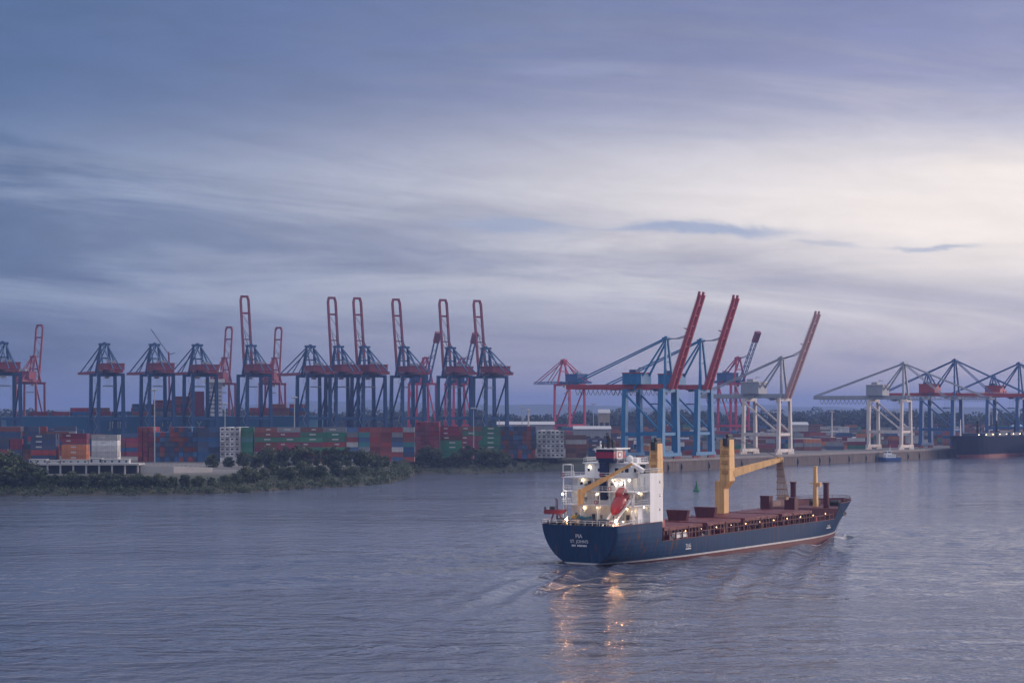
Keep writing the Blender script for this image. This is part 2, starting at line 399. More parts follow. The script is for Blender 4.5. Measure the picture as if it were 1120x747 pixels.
def build_undergrowth():
    rnd = random.Random(5); mb = MB()
    for (a, ya), (b, yb) in zip(SHORE[1:-1], SHORE[2:]):
        L = math.hypot(X(b, yb)-X(a, ya), yb-ya); n = int(L/.26) if a < 440 else int(L/.7)
        if b > 600: continue
        for i in range(n):
            t = rnd.random(); px = a+(b-a)*t; y0 = ya+(yb-ya)*t
            if 424 < px < 452 and rnd.random() < .4: continue
            d = rnd.choice((1.5, 3, 5, 7, 9, 12, 16, 21, 27, 33))+rnd.uniform(-1.5, 2.5)
            if 150 < px < 262 and d > 24: continue
            if px < 158 and d > 27: continue
            if px > 262 and rnd.random() < .45: d *= 1.9
            Y = y0+d
            if px > 450 and d > 16: continue
            mb.cur = rnd.choice((0, 0, 1, 1, 2))
            r = rnd.uniform(1.0, 2.2) + (.5 if px > 262 and d > 16 else 0)
            leaf_cloud(mb, rnd, (X(px, Y), Y, ground_z(d)+r*.45), r, 26, .34, .75)
    tag(mb.build('undergrowth', LEAF), 'low dark green bank growth along the waterline', 'undergrowth', kind='stuff')
build_undergrowth()
def build_forest():
    rnd = random.Random(9); mb = MB()
    for row, Y0 in enumerate((2250, 2420, 2650)):
        px = -260
        while px < 1400:
            Y = Y0 + rnd.uniform(-60, 60); h = rnd.uniform(17, 24) + 2.5*math.sin(px/37.+row) + row*2.5
            r = rnd.uniform(7, 11)
            if 535 < px < 640: h -= 3.5
            mb.cur = rnd.choice((0, 0, 1, 1, 2))
            for q in range(4):
                c = (X(px, Y)+rnd.uniform(-6, 6), Y+rnd.uniform(-6, 6), GZ + h*(.28+.2*q) - r*.2)
                leaf_cloud(mb, rnd, c, r*rnd.uniform(.6, 1.), 70, 1.7, .8)
            px += rnd.uniform(6, 10)
    tag(mb.build('distant_wood', WOOD), 'dark blue green wood along the horizon behind the port', 'wood', kind='stuff')
build_forest()

# ------------------------------------------------------------------ containers
CC = {'red': (.27, .035, .03), 'crimson': (.25, .022, .05), 'rust': (.22, .062, .035), 'orange': (.48, .15, .04), 'navy': (.020, .05, .125), 'blue': (.018, .11, .28), 'teal': (.04, .20, .21), 'green': (.018, .19, .10), 'grey': (.24, .26, .28), 'white': (.62, .62, .61), 'brown': (.15, .055, .035)}
def vary(m, island):
    t = NT(m.node_tree); b = t.n['Principled BSDF']; src = b.inputs['Base Color'].links[0].from_socket
    r = t.n.new('ShaderNodeNewGeometry').outputs['Random Per Island'] if island else t.n.new('ShaderNodeObjectInfo').outputs['Random']
    f = t.m('MULTIPLY_ADD', r, .75, .62)
    c = t.mix(1., src, t.comb(f, f, f), 'MULTIPLY')
    r2 = t.m('FRACT', t.m('MULTIPLY', r, 17.31))
    c = t.mix(t.m('MULTIPLY', r2, .16), c, (.30, .27, .25))       # sun-bleached and dusty boxes
    t.l.new(c, b.inputs['Base Color'])
for k, v in CC.items():
    for isl in (0, 1): vary(mat(('mass_' if isl else 'container_')+k, v, .6, var=.2, scale=.35, streak=.35), isl)
m_fan = mat('reefer_fan', (.025, .028, .035), .6)
m_seal = mat('door_seal', (.04, .04, .045), .6)
CW, CH = 2.44, 2.6
CMESH = {}
def container_geo(mb, L, end, c0=0):
    """L long; shown broadside (corrugated) or end-on (doors). origin bottom centre; length along x if broadside, along y if end-on"""
    def bx(a0, a1, b0, b1, z0, z1):
        if end: mb.box(b0, b1, a0, a1, z0, z1)
        else: mb.box(a0, a1, b0, b1, z0, z1)
    h = L/2; w = CW/2
    bx(-h+.06, h-.06, -w+.07, w-.07, .14, CH-.06)
    for sx in (-1, 1):
        for sy in (-1, 1): bx(min(sx*h, sx*(h-.16)), max(sx*h, sx*(h-.16)), min(sy*w, sy*(w-.16)), max(sy*w, sy*(w-.16)), 0, CH)
    for sy in (-1, 1):
        for (z0, z1) in ((.02, .17), (CH-.12, CH-.02)): bx(-h+.16, h-.16, min(sy*w, sy*(w-.09)), max(sy*w, sy*(w-.09)), z0, z1)
    n = int(L/.9)
    if not end:
        for i in range(n):
            x = -h+.3 + (L-.6)*(i+.5)/n; bx(x-.16, x+.16, -w+.03, -w+.075, .17, CH-.12)
    return h, w
def container_mesh(L, end, colname, reefer=False):
    key = (L, end, colname, reefer)
    if key in CMESH: return CMESH[key]
    mb = MB(); h, w = container_geo(mb, L, end)
    if end:
        mb.cur = 1
        if reefer:
            mb.box(-.62, .62, -h-.02, -h+.07, 1.15, 2.1); mb.box(-.95, .95, -h-.01, -h+.07, .25, .36)
        else:
            mb.box(-.04, .04, -h-.01, -h+.07, .2, CH-.15)
            for x in (-.8, -.45, .45, .8): mb.box(x-.025, x+.025, -h-.03, -h+.06, .2, CH-.15)
    elif L > 9 and random.random() < .8:
        mb.cur = 2; a = random.uniform(-4.5, 1.); mb.box(a, a+random.uniform(2., 3.4), -w-.005, -w+.03, 1.1, 1.75)
    CMESH[key] = mb.mesh('container', [MATS['container_'+colname], m_fan if reefer else m_seal, mat('faded_marking', (.5, .5, .5), .7)])
    return CMESH[key]
stuff_c = MB(); STC = list(CC)
stuff_mats = [MATS['mass_'+k] for k in STC]
def stuff_container(x, y, z, L, end, col, h=CH):
    stuff_c.cur = STC.index(col); l = L/2; w = CW/2
    if end: stuff_c.box(x-w+.04, x+w-.04, y-l, y+l, z+.03, z+h-.03)
    else:
        stuff_c.box(x-l+.04, x+l-.04, y-w, y+w, z+.03, z+h-.03)
NIND = [0]
def cont(x, y, z, L, end, col, label, group, reefer=False):
    NIND[0] += 1
    o = bpy.data.objects.new('reefer_container' if reefer else 'shipping_container', container_mesh(L, end, col, reefer)); COL.objects.link(o)
    o.location = (x, y, z); tag(o, label, 'container', group); return o
TIERW = ['top tier', 'second tier down', 'third tier down', 'fourth tier down', 'fifth tier down', 'sixth tier down', 'seventh tier down']
rc = random.Random(17)
def segment(seg, px0, px1, Y, top, kind, palette, vis, tiers=None, reefer=False, jag=0, group=None):
    """one block of stacks between two columns of the photo; the upper `vis` tiers are single things, the rest joins the mass"""
    L = {'end': 12.19, 's20': 6.06, 's40': 12.19}[kind]; end = kind == 'end'
    pitch = (CW+.12) if end else L+.25
    x0, x1 = X(px0, Y), X(px1, Y); n = max(1, int(round((x1-x0)/pitch)))
    full = int(round((Z(top, Y)-GZ)/CH)) if tiers is None else tiers
    for i in range(n):
        x = x0 + (x1-x0)*(i+.5)/n; T = full - (rc.randint(0, jag) if jag else 0)
        for k in range(T):
            d = T-1-k; col = palette[d % len(palette)] if isinstance(palette, tuple) else rc.choice(palette)
            z = GZ+.02+k*CH; xx = x + rc.uniform(-.05, .05); yy = Y + rc.uniform(-.15, .15) + (6.1 if end else 0)
            if d < vis:
                tw = TIERW[d]
                st = '' if n == 1 else ' %s stack from left,' % ORD[i]
                what = 'white reefer container' if reefer else '%s container' % col
                cont(xx, yy, z, L, end, col, '%s, %s,%s %s' % (what, tw, st, seg), group or ('containers in the '+seg), reefer)
            else: stuff_container(xx, yy, z, L, end, col)
        for r in range(1, 3):                        # rows behind
            for k in range(max(1, T - rc.randint(0, 1))):
                stuff_container(x, Y + (12.6*r+6.1 if end else 2.7*r), GZ+.02+k*CH, L, end, rc.choice(palette))
mix_dark = ['navy', 'blue', 'navy', 'red', 'navy']; blues = ['navy', 'navy', 'blue', 'navy', 'blue', 'rust', 'navy', 'red']
segment('blue block at the far left', 34, 62, 985, 474, 's40', ['navy', 'navy', 'red'], 3)
segment('orange stack', 68, 95, 985, 484.5, 's40', ['orange'], 3)
segment('tall white stack', 100, 130, 950, 474, 's40', ['white'], 5)
segment('dark row behind the orange stack', 64, 100, 1010, 474, 's40', ['navy', 'crimson', 'navy'], 2)
segment('crimson block by first mast', 150, 168, 1060, 468.5, 'end', ['crimson', 'red', 'crimson'], 5)
segment('navy block after first mast', 170, 216, 1060, 468.5, 'end', blues, 5, jag=1)
segment('plain blue block', 217, 240, 1060, 468, 's20', ['blue', 'navy', 'blue'], 5)
segment('small white reefer block', 240.5, 262, 1052, 467.5, 'end', ['white'], 6, reefer=True)
segment('narrow green block', 264, 277, 1060, 467.5, 's20', ['green', 'green', 'teal'], 5)
segment('long red and green row', 279, 378, 1060, 467.5, 's40', ['crimson', 'green', 'red', 'rust', 'grey', 'green', 'crimson'], 4)
segment('white and teal block', 379, 405, 1060, 468, 's20', ['grey', 'teal', 'blue', 'white', 'red', 'white'], 5)
segment('bright red block', 405.5, 428, 1060, 468, 's20', ['red'], 6)
segment('mixed block beside red one', 429, 453, 1060, 468, 's20', ['blue', 'teal', 'grey', 'navy', 'red', 'white'], 6)
segment('crimson block', 455, 480, 1112, 462, 'end', ['crimson'], 5)
segment('green row by the tall mast', 483, 546, 1118, 468, 's40', ['green', 'green', 'crimson', 'green', 'brown'], 5, jag=0)
segment('dark navy block', 547, 586, 1128, 468, 'end', ['navy', 'navy', 'red', 'navy', 'blue', 'rust'], 5)
segment('large white reefer block', 587.5, 617, 1140, 470, 'end', ['white'], 6, reefer=True)
segment('brown stack behind the ship bridge', 619, 641, 1150, 474, 's20', ('brown', 'white', 'rust', 'brown', 'brown', 'rust'), 4)
segment('rust block beside the brown stack', 643, 690, 1180, 479, 's40', ['rust', 'orange', 'navy', 'brown', 'rust'], 3, jag=1)

# mass of further containers: rows over the yards
def yard(px0, px1, Y, tmax, pal, dens=.9, tmin=1):
    x = X(px0, Y)
    while x < X(px1, Y):
        L = rc.choice((6.06, 12.19, 12.19)); T = rc.randint(tmin, tmax)
        inl = -(x+L/2-84)*.8192 + (Y-1100)*.5736
        if inl > 44 and rc.random() < dens:
            for k in range(T): stuff_container(x+L/2, Y, GZ+.02+k*CH, L, False, rc.choice(pal))
        x += L + rc.choice((.3, .3, .3, 4.))
allc = ['red', 'rust', 'navy', 'blue', 'brown', 'crimson', 'grey', 'white', 'green', 'orange', 'navy', 'brown']
for Y in range(1215, 1640, 27): yard(640 if Y < 1420 else 560, 1075, Y, 3 if Y < 1420 else 4, allc + ['white', 'red', 'grey'], .93, 1 if Y < 1330 else 2)
for Y in (1650, 1720, 1800, 1900, 2000): yard(545, 1130, Y, 5, allc + ['white', 'grey', 'rust', 'white'], .9, 2)
for Y in (1245, 1260): yard(352, 445, Y, 1, ['red', 'crimson', 'red'], 1)
for Y in (1190, 1230): yard(-60, 560, Y, 6, ['crimson', 'red', 'navy', 'navy', 'blue', 'brown', 'rust'], .95, 4)
for Y in (1090, 1110): yard(-60, 66, Y, 7, ['navy', 'crimson', 'red', 'rust', 'navy', 'teal', 'grey'], 1, 6)
yard(-60, 36, 1000, 5, ['navy', 'crimson', 'brown', 'navy'], 1, 3)

# ------------------------------------------------------------------ quay cranes
def crane_parts(root, P):
    G, W, Hg, Ha, L, ang, Lr = P['G'], P['W'], P['Hg'], P['Ha'], P['L'], R(P['ang']), P['Lr']
    ml, mg, mbm, mh, mp = P['leg'], P['girder'], P['boom'], P['house'], P['pyl']
    g2, w2 = G/2, W/2; lw = P.get('lw', 1.9); gw = P.get('gw', 5.6); tp = P.get('taper', .94); Hp = P.get('Hp', .30)*Hg
    for sx in (-1, 1):
        for sy in (-1, 1):
            MB().bar((sx*g2, sy*w2, 2.2), (sx*g2, sy*w2*tp, Hg), lw*1.05, lw*.9, lw*.85, lw*.8).build('leg', ml, root)
            b = MB()
            for q in (-3.2, -1.1, 1.1, 3.2):
                b.box(sx*g2-.5, sx*g2+.5, sy*w2+q-.85, sy*w2+q+.85, .35, 1.15); b.tube([(sx*g2-.3, sy*w2+q, .4), (sx*g2+.3, sy*w2+q, .4)], .4, 8)
            b.box(sx*g2-.6, sx*g2+.6, sy*w2-3.6, sy*w2+3.6, 1.15, 1.7); b.build('bogie', P.get('bog', m_bogie), root)
        MB().box(sx*g2-lw*.45, sx*g2+lw*.45, -w2-2.8, w2+2.8, 1.71, 3.6).build('sill_beam', ml, root)
        MB().box(sx*g2-.7, sx*g2+.7, -w2*tp-1, w2*tp+1, Hg-1.8, Hg).build('cross_beam', ml, root)
        if P.get('sidebeam'): MB().box(sx*g2-.6, sx*g2+.6, -w2*.98, w2*.98, Hp-.8, Hp+.8).build('cross_beam', ml, root)
    for sy in (-1, 1):
        y = sy*w2*.985
        MB().box(-g2+lw*.4, g2-lw*.4, y-.55, y+.55, Hp-1, Hp+1).build('portal_beam', ml, root)
        MB().bar((g2-.6, sy*w2*.97, Hp+1.5), (-g2+.6, sy*w2*.95, Hg-3), .9).build('brace', ml, root)
    gz0, gz1 = Hg+.02, Hg+P.get('gh', 2.0)
    b = MB()
    for sy in (-1, 1): b.box(-g2-Lr, g2+2, sy*gw/2-.5, sy*gw/2+.5, gz0, gz1)
    xx = -g2-Lr+.5
    while xx < g2+2: b.box(xx-.3, xx+.3, -gw/2+.5, gw/2-.5, gz0+.3, gz1-.5); xx += 7
    b.build('girder', mg, root)
    b = MB()                                              # walkway with handrail along the girder
    b.box(-g2-Lr, g2+2, gw/2+.52, gw/2+1.4, gz0+.4, gz0+.5); b.tube([(-g2-Lr, gw/2+1.38, gz0+1.5), (g2+2, gw/2+1.38, gz0+1.5)], .06, 4)
    for i in range(12): xx = -g2-Lr + (G+Lr+2)*i/11; b.box(xx-.04, xx+.04, gw/2+1.34, gw/2+1.42, gz0+.5, gz0+1.5)
    b.build('walkway', P.get('walk', m_cgrey), root)
    # boom, hinged at the waterside
    hx, hz = g2+2.4, gz0+.9
    def bp(u, v, y): return (hx + u*math.cos(ang) - v*math.sin(ang), y, hz + u*math.sin(ang) + v*math.cos(ang))
    b = MB(); tw = P.get('bt', 1.25)
    style = P.get('style', 'frame')
    if style == 'frame':
        for sy in (-1, 1):
            b.bar(bp(0, 0, sy*gw/2), bp(L-1.5, 0, sy*gw/2), tw, tw*1.25); b.bar(bp(L-1.5, 0, sy*gw/2), bp(L+1.2, 0, sy*gw/2*.72), tw, tw*1.2)
        for u in (.22, .45, .8): b.bar(bp(L*u, 0, -gw/2+tw/2), bp(L*u, 0, gw/2-tw/2), .8 if u < .7 else 1.2)
        b.bar(bp(L+1.2, 0, -gw/2*.72-.5), bp(L+1.2, 0, gw/2*.72+.5), 1.7, 1.5)
        for u0, u1 in ((.03, .22), (.22, .45), (.45, .63), (.63, .8)): b.bar(bp(L*u0, 0, -gw/2), bp(L*u1, 0, gw/2), .28)
    elif style == 'box':
        for sy in (-1, 1): b.bar(bp(-1, 0, sy*gw*.36), bp(L, 0, sy*gw*.36), 1.3, 2.6, 1.1, 1.7)
        for i in range(1, 9): b.bar(bp(L*i/9., -.3, -gw*.36+.6), bp(L*i/9., -.3, gw*.36-.6), .5)
        for sy in (-1, 1): b.tube([bp(2, 1.9, sy*gw*.36), bp(L-2, 1.6, sy*gw*.36)], .09, 4)
        for sy in (-1, 1): b.bar(bp(L*.62, .8, sy*gw*.36), bp(L*.62, 3.2, sy*gw*.36), .5); b.bar(bp(L*.95, .4, sy*gw*.36), bp(L+1.5, .8, sy*gw*.36), .9, 1.2)
    else:
        for sy in (-1, 1):
            for v in (-1.2, 1.2): b.bar(bp(0, v, sy*gw*.35), bp(L, v*.7, sy*gw*.35), .5)
            n = int(L/4)
            for i in range(n): b.bar(bp(L*i/n, -1.1 if i % 2 else 1.1, sy*gw*.35), bp(L*(i+1)/n, 1.1 if i % 2 else -1.1, sy*gw*.35), .28)
        for i in range(7): b.bar(bp(L*i/6., 0, -gw*.35), bp(L*i/6., 0, gw*.35), .5)
    bo = b.build('boom', mbm, root)
    if P.get('tip'):
        b = MB(); b.bar(bp(L*.84, 0, 0), bp(L+2.2, 0, 0), gw*.95, 2.9); b.build('boom_tip', P['tip'], bo)
    if style == 'box':                                   # pale walkway / hydraulic line up the boom
        b = MB(); n = 24
        for i in range(n): b.bar(bp(L*(.08+.5*i/n), 1.75, gw*.36+.9), bp(L*(.08+.5*(i+.6)/n), 1.75, gw*.36+.9), .6, .5)
        b.bar(bp(L*.06, 1.5, gw*.36+.75), bp(L*.6, 1.4, gw*.36+.75), .5, .2); b.build('boom_walkway', m_white, bo)
    # pylon over the waterside legs
    ax = g2 - P.get('lean', 2.5); top = Ha
    for sy in (-1, 1):
        MB().bar((g2, sy*w2*tp*.62, gz0), (ax, sy*P.get('aw', 1.9), top), 1.3, 1.3, 1.1, 1.1).build('pylon_mast', mp, root)
        MB().bar((-g2+P.get('sx', 0), sy*w2*tp*.62, gz0), (ax-1, sy*P.get('aw', 1.9), top-.8), .9, .9, .8, .8).build('pylon_strut', mp, root)
        if P.get('midstrut'): MB().bar((g2-5, sy*w2*tp*.6, gz0), (ax-.5, sy*P.get('aw', 1.9), top-1.2), .8).build('pylon_strut', mp, root)
    b = MB(); b.box(ax-1.9, ax+1.2, -P.get('aw', 1.9)-1, P.get('aw', 1.9)+1, top, top+1.4); b.box(ax-1.2, ax+.4, -.9, .9, top+1.4, top+2.1); b.build('pylon_head', mp, root); b = MB()
    zt = Hg + (Ha-Hg)*.55; f = .55
    b.bar((g2-2.5*f, -w2*tp*.62*(1-f)-1.9*f, zt), (g2-2.5*f, w2*tp*.62*(1-f)+1.9*f, zt), .8)
    b.build('pylon_tie', mp, root)
    bx_ = -g2 - Lr*P.get('bs', .55); ar = .32
    for sy in (-1, 1):
        MB().bar((ax-1, sy*1.6, top+.6), (bx_, sy*gw/2*.9, gz1), ar*2, ar*2).build('backstay', mp, root)
        if P['ang'] < 15:
            MB().bar((ax+.8, sy*1.6, top+.6), bp(L*.93, .6, sy*gw/2*.8), ar*1.8).build('forestay', mp, root)
            MB().bar((ax+.8, sy*1.6, top+.2), bp(L*.45, .6, sy*gw/2*.8), ar*1.6).build('forestay', mp, root)
        else:
            k = bp(L*.55, 1.4, sy*gw*.3); m_ = lerp((ax+.8, sy*1.6, top+.6), k, .55); m_ = (m_[0], m_[1], m_[2]-.8)
            MB().bar((ax+.8, sy*1.6, top+.6), m_, ar*1.2).build('forestay', m_rope, root); MB().bar(m_, k, ar*1.2).build('forestay', m_rope, root)
    if P.get('rear'):                                    # second lower peak over the landside legs
        rx = -g2+1.5
        for sy in (-1, 1):
            MB().bar((-g2-2, sy*w2*.5, gz1), (rx, sy*1.2, gz1+P['rear']), .9).build('rear_pylon', mp, root)
            MB().bar((-g2+9, sy*w2*.5, gz1), (rx, sy*1.2, gz1+P['rear']), .9).build('rear_pylon', mp, root)
    # machinery house
    hx0, hx1 = P.get('hs', (-g2-7, -g2+9)); hw = P.get('hw', w2*.62); hh = P.get('hh', 6.2); z0 = gz1+.05
    h = MB(); h.box(hx0, hx1, -hw, hw, z0, z0+hh)
    n = max(3, int((hx1-hx0)/2))
    for i in range(n+1): xx = hx0 + (hx1-hx0)*i/n; h.box(xx-.1, xx+.1, -hw-.07, hw+.07, z0, z0+hh-.1)
    hobj = h.build('machinery_house', mh, root)
    MB().box(hx0-.4, hx1+.4, -hw-.4, hw+.4, z0+hh+.01, z0+hh+.5).build('roof', P.get('hroof', mh), hobj)
    b = MB(); b.box(hx0+2, hx0+6.3, -1.5, hw*.5+.2, z0+hh+.51, z0+hh+2.2); b.bar((hx0+6, hw*.5, z0+hh+.5), (hx0+6, hw*.5, z0+hh+3.5), .4); b.bar((hx0+6, hw*.5, z0+hh+3.4), (hx0+9, hw*.5, z0+hh+3), .35)
    b.build('service_hoist', P.get('walk', m_cgrey), hobj)
    # trolley and operator's cab
    tx = P.get('tx', g2-8)
    b = MB(); b.box(tx-2.6, tx+2.6, -gw/2+.55, gw/2-.55, gz0-.5, gz0+.6); b.box(tx-1.6, tx+1.6, -1.4, 1.4, gz0-1.3, gz0-.5)
    for sx in (-1, 1):
        for sy in (-1, 1): b.tube([(tx+sx*1.2, sy*1., gz0-1.2), (tx+sx*1.2, sy*1., gz0-8)], .06, 4)
    b.box(tx-1.8, tx+1.8, -3.4, 3.4, gz0-8.7, gz0-8); tr = b.build('trolley', P.get('walk', m_cgrey), root)
    c = MB(); c.box(tx+3, tx+5.6, -1.3, 1.3, gz0-3.2, gz0-.6); c.cur = 1; c.box(tx+5.55, tx+5.7, -1.15, 1.15, gz0-3, gz0-1.2); c.build('cab', [P.get('cabm', m_white), m_glass], root)
    if P.get('festoon'):
        b = MB(); x0, x1 = -g2-Lr+1, -g2-2; n = 13
        for i in range(n):
            a = x0+(x1-x0)*i/n; e = x0+(x1-x0)*(i+1)/n
            b.tube([(a+(e-a)*q/6., gw/2+1.6, gz0-.2-3.0*math.sin(math.pi*q/6.)) for q in range(7)], .17, 4)
        b.box(x0, x1, gw/2+1.45, gw/2+1.75, gz0-.15, gz0+.15); b.build('festoon_cable', m_rope, root)
    # stairs up a landside leg
    b = MB(); n = int((Hg-4)/4)
    for i in range(n):
        z = 3.6 + (Hg-4)*i/n; y0, y1 = (w2+1.2, w2+3.6) if i % 2 else (w2+3.6, w2+1.2)
        b.bar((-g2-1.4, y0*.97, z), (-g2-1.4, y1*.97, z+(Hg-4)/n), .5, .16); b.box(-g2-1.9, -g2-.6, w2*.96+1, w2*.96+1.9, z, z+.1)
    b.build('stairs', P.get('walk', m_cgrey), root)
CR_CACHE = {}
def crane(name, label, px, Y, rz, key, P, z=GZ, group=None, dx=0.):
    x = X(px, Y)
    if key in CR_CACHE:
        r = copy_tree(CR_CACHE[key]); r.location = (x, Y, z); r.rotation_euler = (0, 0, rz)
    else:
        r = empty(name, (x, Y, z), rz); crane_parts(r, P); CR_CACHE[key] = r
    tag(r, label, 'crane', group); return r

# A: the long row behind the container stacks (booms point away from the camera)
A = dict(G=20, W=17, Hg=51.3, Ha=70, L=53, Lr=12, leg=m_dblue, girder=m_dred, boom=m_dred, house=m_dred, pyl=m_dblue, lw=2.3, midstrut=1, aw=2.6, lean=3, hw=6.6, hh=3.9, gw=5.6, bs=.9, hs=(-19, 2), Hp=.42, sidebeam=1, bt=1.35)
A_dn = dict(A, ang=0); A_up = dict(A, ang=81, L=52.2)
rzA = math.atan2(.898, -.44)
yA = lambda px: 1320/(1 - .36*(px-CX)/F)*1.0 + 0 if False else (1320 + 280*.36)/(1 - .36*(px-CX)/F)
GA = 'blue legged cranes in the long row'
for px, up, lb in ((5, 0, 'blue legged crane cut by the edge of the photo, boom lowered'),
                   (117, 0, 'hazy blue crane with lowered boom standing alone above the tall white container stack'),
                   (172, 0, 'blue crane with lowered boom next to the first tall lamp mast'),
                   (219, 0, 'blue crane with lowered boom standing before the white ship superstructure'),
                   (278, 1, 'lone blue crane with raised boom between lowered ones, just right of the small reefer block'),
                   (343, 0, 'blue crane with lowered boom, next to the pair of raised ones'),
                   (374, 1, 'blue crane with tallest raised red boom, first of the five clustered raised booms'),
                   (403, 1, 'blue crane with raised red boom, second of the five clustered raised booms'),
                   (446, 1, 'blue crane with raised red boom, third of the five, above the mixed containers'),
                   (497, 1, 'blue crane with raised red boom, fourth of the five, above the green containers'),
                   (536, 1, 'blue crane with raised red boom at the end of the long row, open sky beyond')):
    rv = random.Random(px); V = dict(A_up if up else A_dn); V.update(tx=rv.uniform(-7, 6), Lr=19+rv.uniform(-1.5, 2.5), hs=(-19+rv.uniform(-1, 2), 1+rv.uniform(-3, 2)), hh=3.9+rv.uniform(-.5, .5))
    if up: V['ang'] += rv.uniform(-1.6, 1.2)
    crane('quay_crane', lb, px, yA(px) + 0*rv.random(), rzA + rv.uniform(-.02, .02), 'A%d' % px, V, group=GA)

# R: red cranes of the far basin
m_fblue = mat('crane_far_blue', (.010, .085, .25), .55, streak=.2)
Rr = dict(G=20, W=18, Hg=50, Ha=70, L=46, Lr=16, leg=m_crimson, girder=m_fblue, boom=m_fblue, house=m_fblue, pyl=m_crimson, lw=1.8, aw=1.6, lean=2, hw=5.5, hh=6, gw=5, bs=.8, style='lattice', tip=m_dred, sidebeam=1, Hp=.28, bog=m_crimson)
R_up = dict(Rr, ang=57); R_dn = dict(Rr, ang=0, tip=None, L=35, boom=m_fblue); R_v = dict(Rr, ang=78, boom=m_dred, style='frame', leg=m_dred, house=m_dred, girder=m_dred, tip=None, gw=5.6, pyl=m_dred)
GR = 'red legged cranes of the far basin'
crane('quay_crane', 'hazy dull red crane with near vertical boom beside the dark crane at the edge', 33, 1640, math.atan2(.97, .12), 'Rv', R_v, group=GR)
crane('quay_crane', 'dull red crane whose boom tip rises behind the blue crane before the white superstructure', 243, 1680, math.atan2(.97, .12), 'Rv', R_v, group=GR)
crane('quay_crane', 'dull red crane whose boom tip shows just behind the lone raised blue crane', 298, 1690, math.atan2(.97, .12), 'Rv', R_v, group=GR)
crane('quay_crane', 'red legged crane with slanted blue boom behind the third and fourth raised booms', 462, 1700, math.atan2(-.92, .38), 'Ru', R_up, group=GR)
crane('quay_crane', 'red legged crane with slanted blue boom behind the last two raised booms', 502, 1720, math.atan2(-.92, .38), 'Ru', R_up, group=GR)
crane('quay_crane', 'lone crimson legged crane with level blue girder standing in open sky mid photo', 623, 1760, math.atan2(.78, -.62), 'Rd', R_dn, group=GR)
crane('quay_crane', 'crimson legged crane with slanted blue boom between the bright blue and the white cranes', 802, 1690, math.atan2(-.90, .43), 'Ru', R_up, group=GR)

# B: bright blue and white cranes on the right-hand quay (booms reach out over the water)
rzB = math.atan2(-.5736, .8192)
B = dict(G=24, W=17, Hg=39, Ha=66, L=53.5, Lr=42, ang=70, leg=m_blue, girder=m_red, boom=m_red, house=m_blue, hroof=m_red, pyl=m_blue, lw=3.1, aw=1.2, lean=1.5, gw=6.2, bs=.98, style='box', Hp=.36, festoon=1, gh=2.6, hs=(-15, -3), hw=5.4, hh=6, taper=.86, sidebeam=1, walk=m_dblue, sx=4)
B_dn = dict(B, ang=0, rear=15, Hg=37, Ha=62, Lr=34, leg=mat('crane_deep_blue', (.012, .09, .26), .5, streak=.2), pyl=mat('crane_deep_blue', (.012, .09, .26), .5), house=m_red)
Wt = dict(B, ang=68, leg=m_white, girder=m_cgrey, boom=mat('boom_grey_pink', (.42, .25, .24), .55), house=m_cgrey, hroof=m_white, pyl=m_cgrey, Hg=34.5, Ha=58, L=53.5, Lr=34, lw=2.1, W=16, G=24, bog=m_white, walk=m_cgrey, tip=None, hh=7, bt=1)
W_dn = dict(Wt, ang=0, L=58, style='lattice', boom=m_cgrey, Lr=44)
def onquay(px, inland):
    k = (px-CX)/F; t = (1100*k - 84 + inland*(.8192 + .5736*k))/(.5736 - .8192*k)
    x, y = quay(t); return x - .8192*inland, y + .5736*inland
def qcrane(label, px, key, P, group):
    # px: column of the waterside legs; crane centre lies G/2 further inland
    x, y = onquay(px, 4.); x -= .8192*P['G']/2; y += .5736*P['G']/2
    return crane('quay_crane', label, CX + F*x/y, y, rzB, key, P, group=group)
GB = 'cranes along the quay opposite the ship'
qcrane('bright blue crane with raised red boom directly above the ship bridge', 732, 'Bu', B, GB)
qcrane('bright blue crane with raised red boom beside the yellow ship crane', 770, 'Bu', B, GB)
qcrane('white portal crane with raised grey boom standing alone past the blue pair', 858, 'Wu', Wt, GB)
qcrane('white portal crane with level grey boom above the small moored tug', 991, 'Wd', W_dn, GB)
qcrane('dark blue crane with level red boom above the dark moored ship', 1047, 'Bd', B_dn, GB)
qcrane('dark blue crane with level boom cut by the photo edge beyond the dark ship', 1117, 'Bd', B_dn, GB)

# a mobile crane's slim jib far behind the row
def mobile_crane():
    Y = 1620; r = empty('mobile_crane', (X(186, Y), Y, GZ), 0, 'slim lattice jib of a distant mobile crane leaning above the second blue crane', 'crane')
    b = MB(); b.box(-4, 4, -1.6, 1.6, 1.2, 3.4); b.box(-4.6, -1, -1.5, 1.5, 3.4, 5.6); b.build('body', m_dark, r)
    for sx in (-3, -1, 1, 3):
        w = MB(); w.tube([(sx, -1.7, .6), (sx, 1.7, .6)], .62, 10); w.build('wheel', m_dark, r)
    t = MB(); t.bar((0, 0, 3.4), (-1, 0, Z(385, Y)-GZ), 1.6, 1.6, 1.2, 1.2); t.build('tower', m_dred, r)
    j = MB(); p0 = (-1, 0, Z(388, Y)-GZ); p1 = (X(165, Y)-X(186, Y), 0, Z(360, Y)-GZ)
    for q in (-.5, .5): j.bar(vadd(p0, (q, 0, 0)), vadd(p1, (q*.3, 0, 0)), .22)
    for i in range(10): j.bar(vadd(lerp(p0, p1, i/10.), (-.45, 0, 0)), vadd(lerp(p0, p1, (i+1)/10.), (.45, 0, 0)), .14)
    j.bar(p0, vadd(p0, (5, 0, 1.5)), .5); j.build('jib', m_dark, r)
mobile_crane()

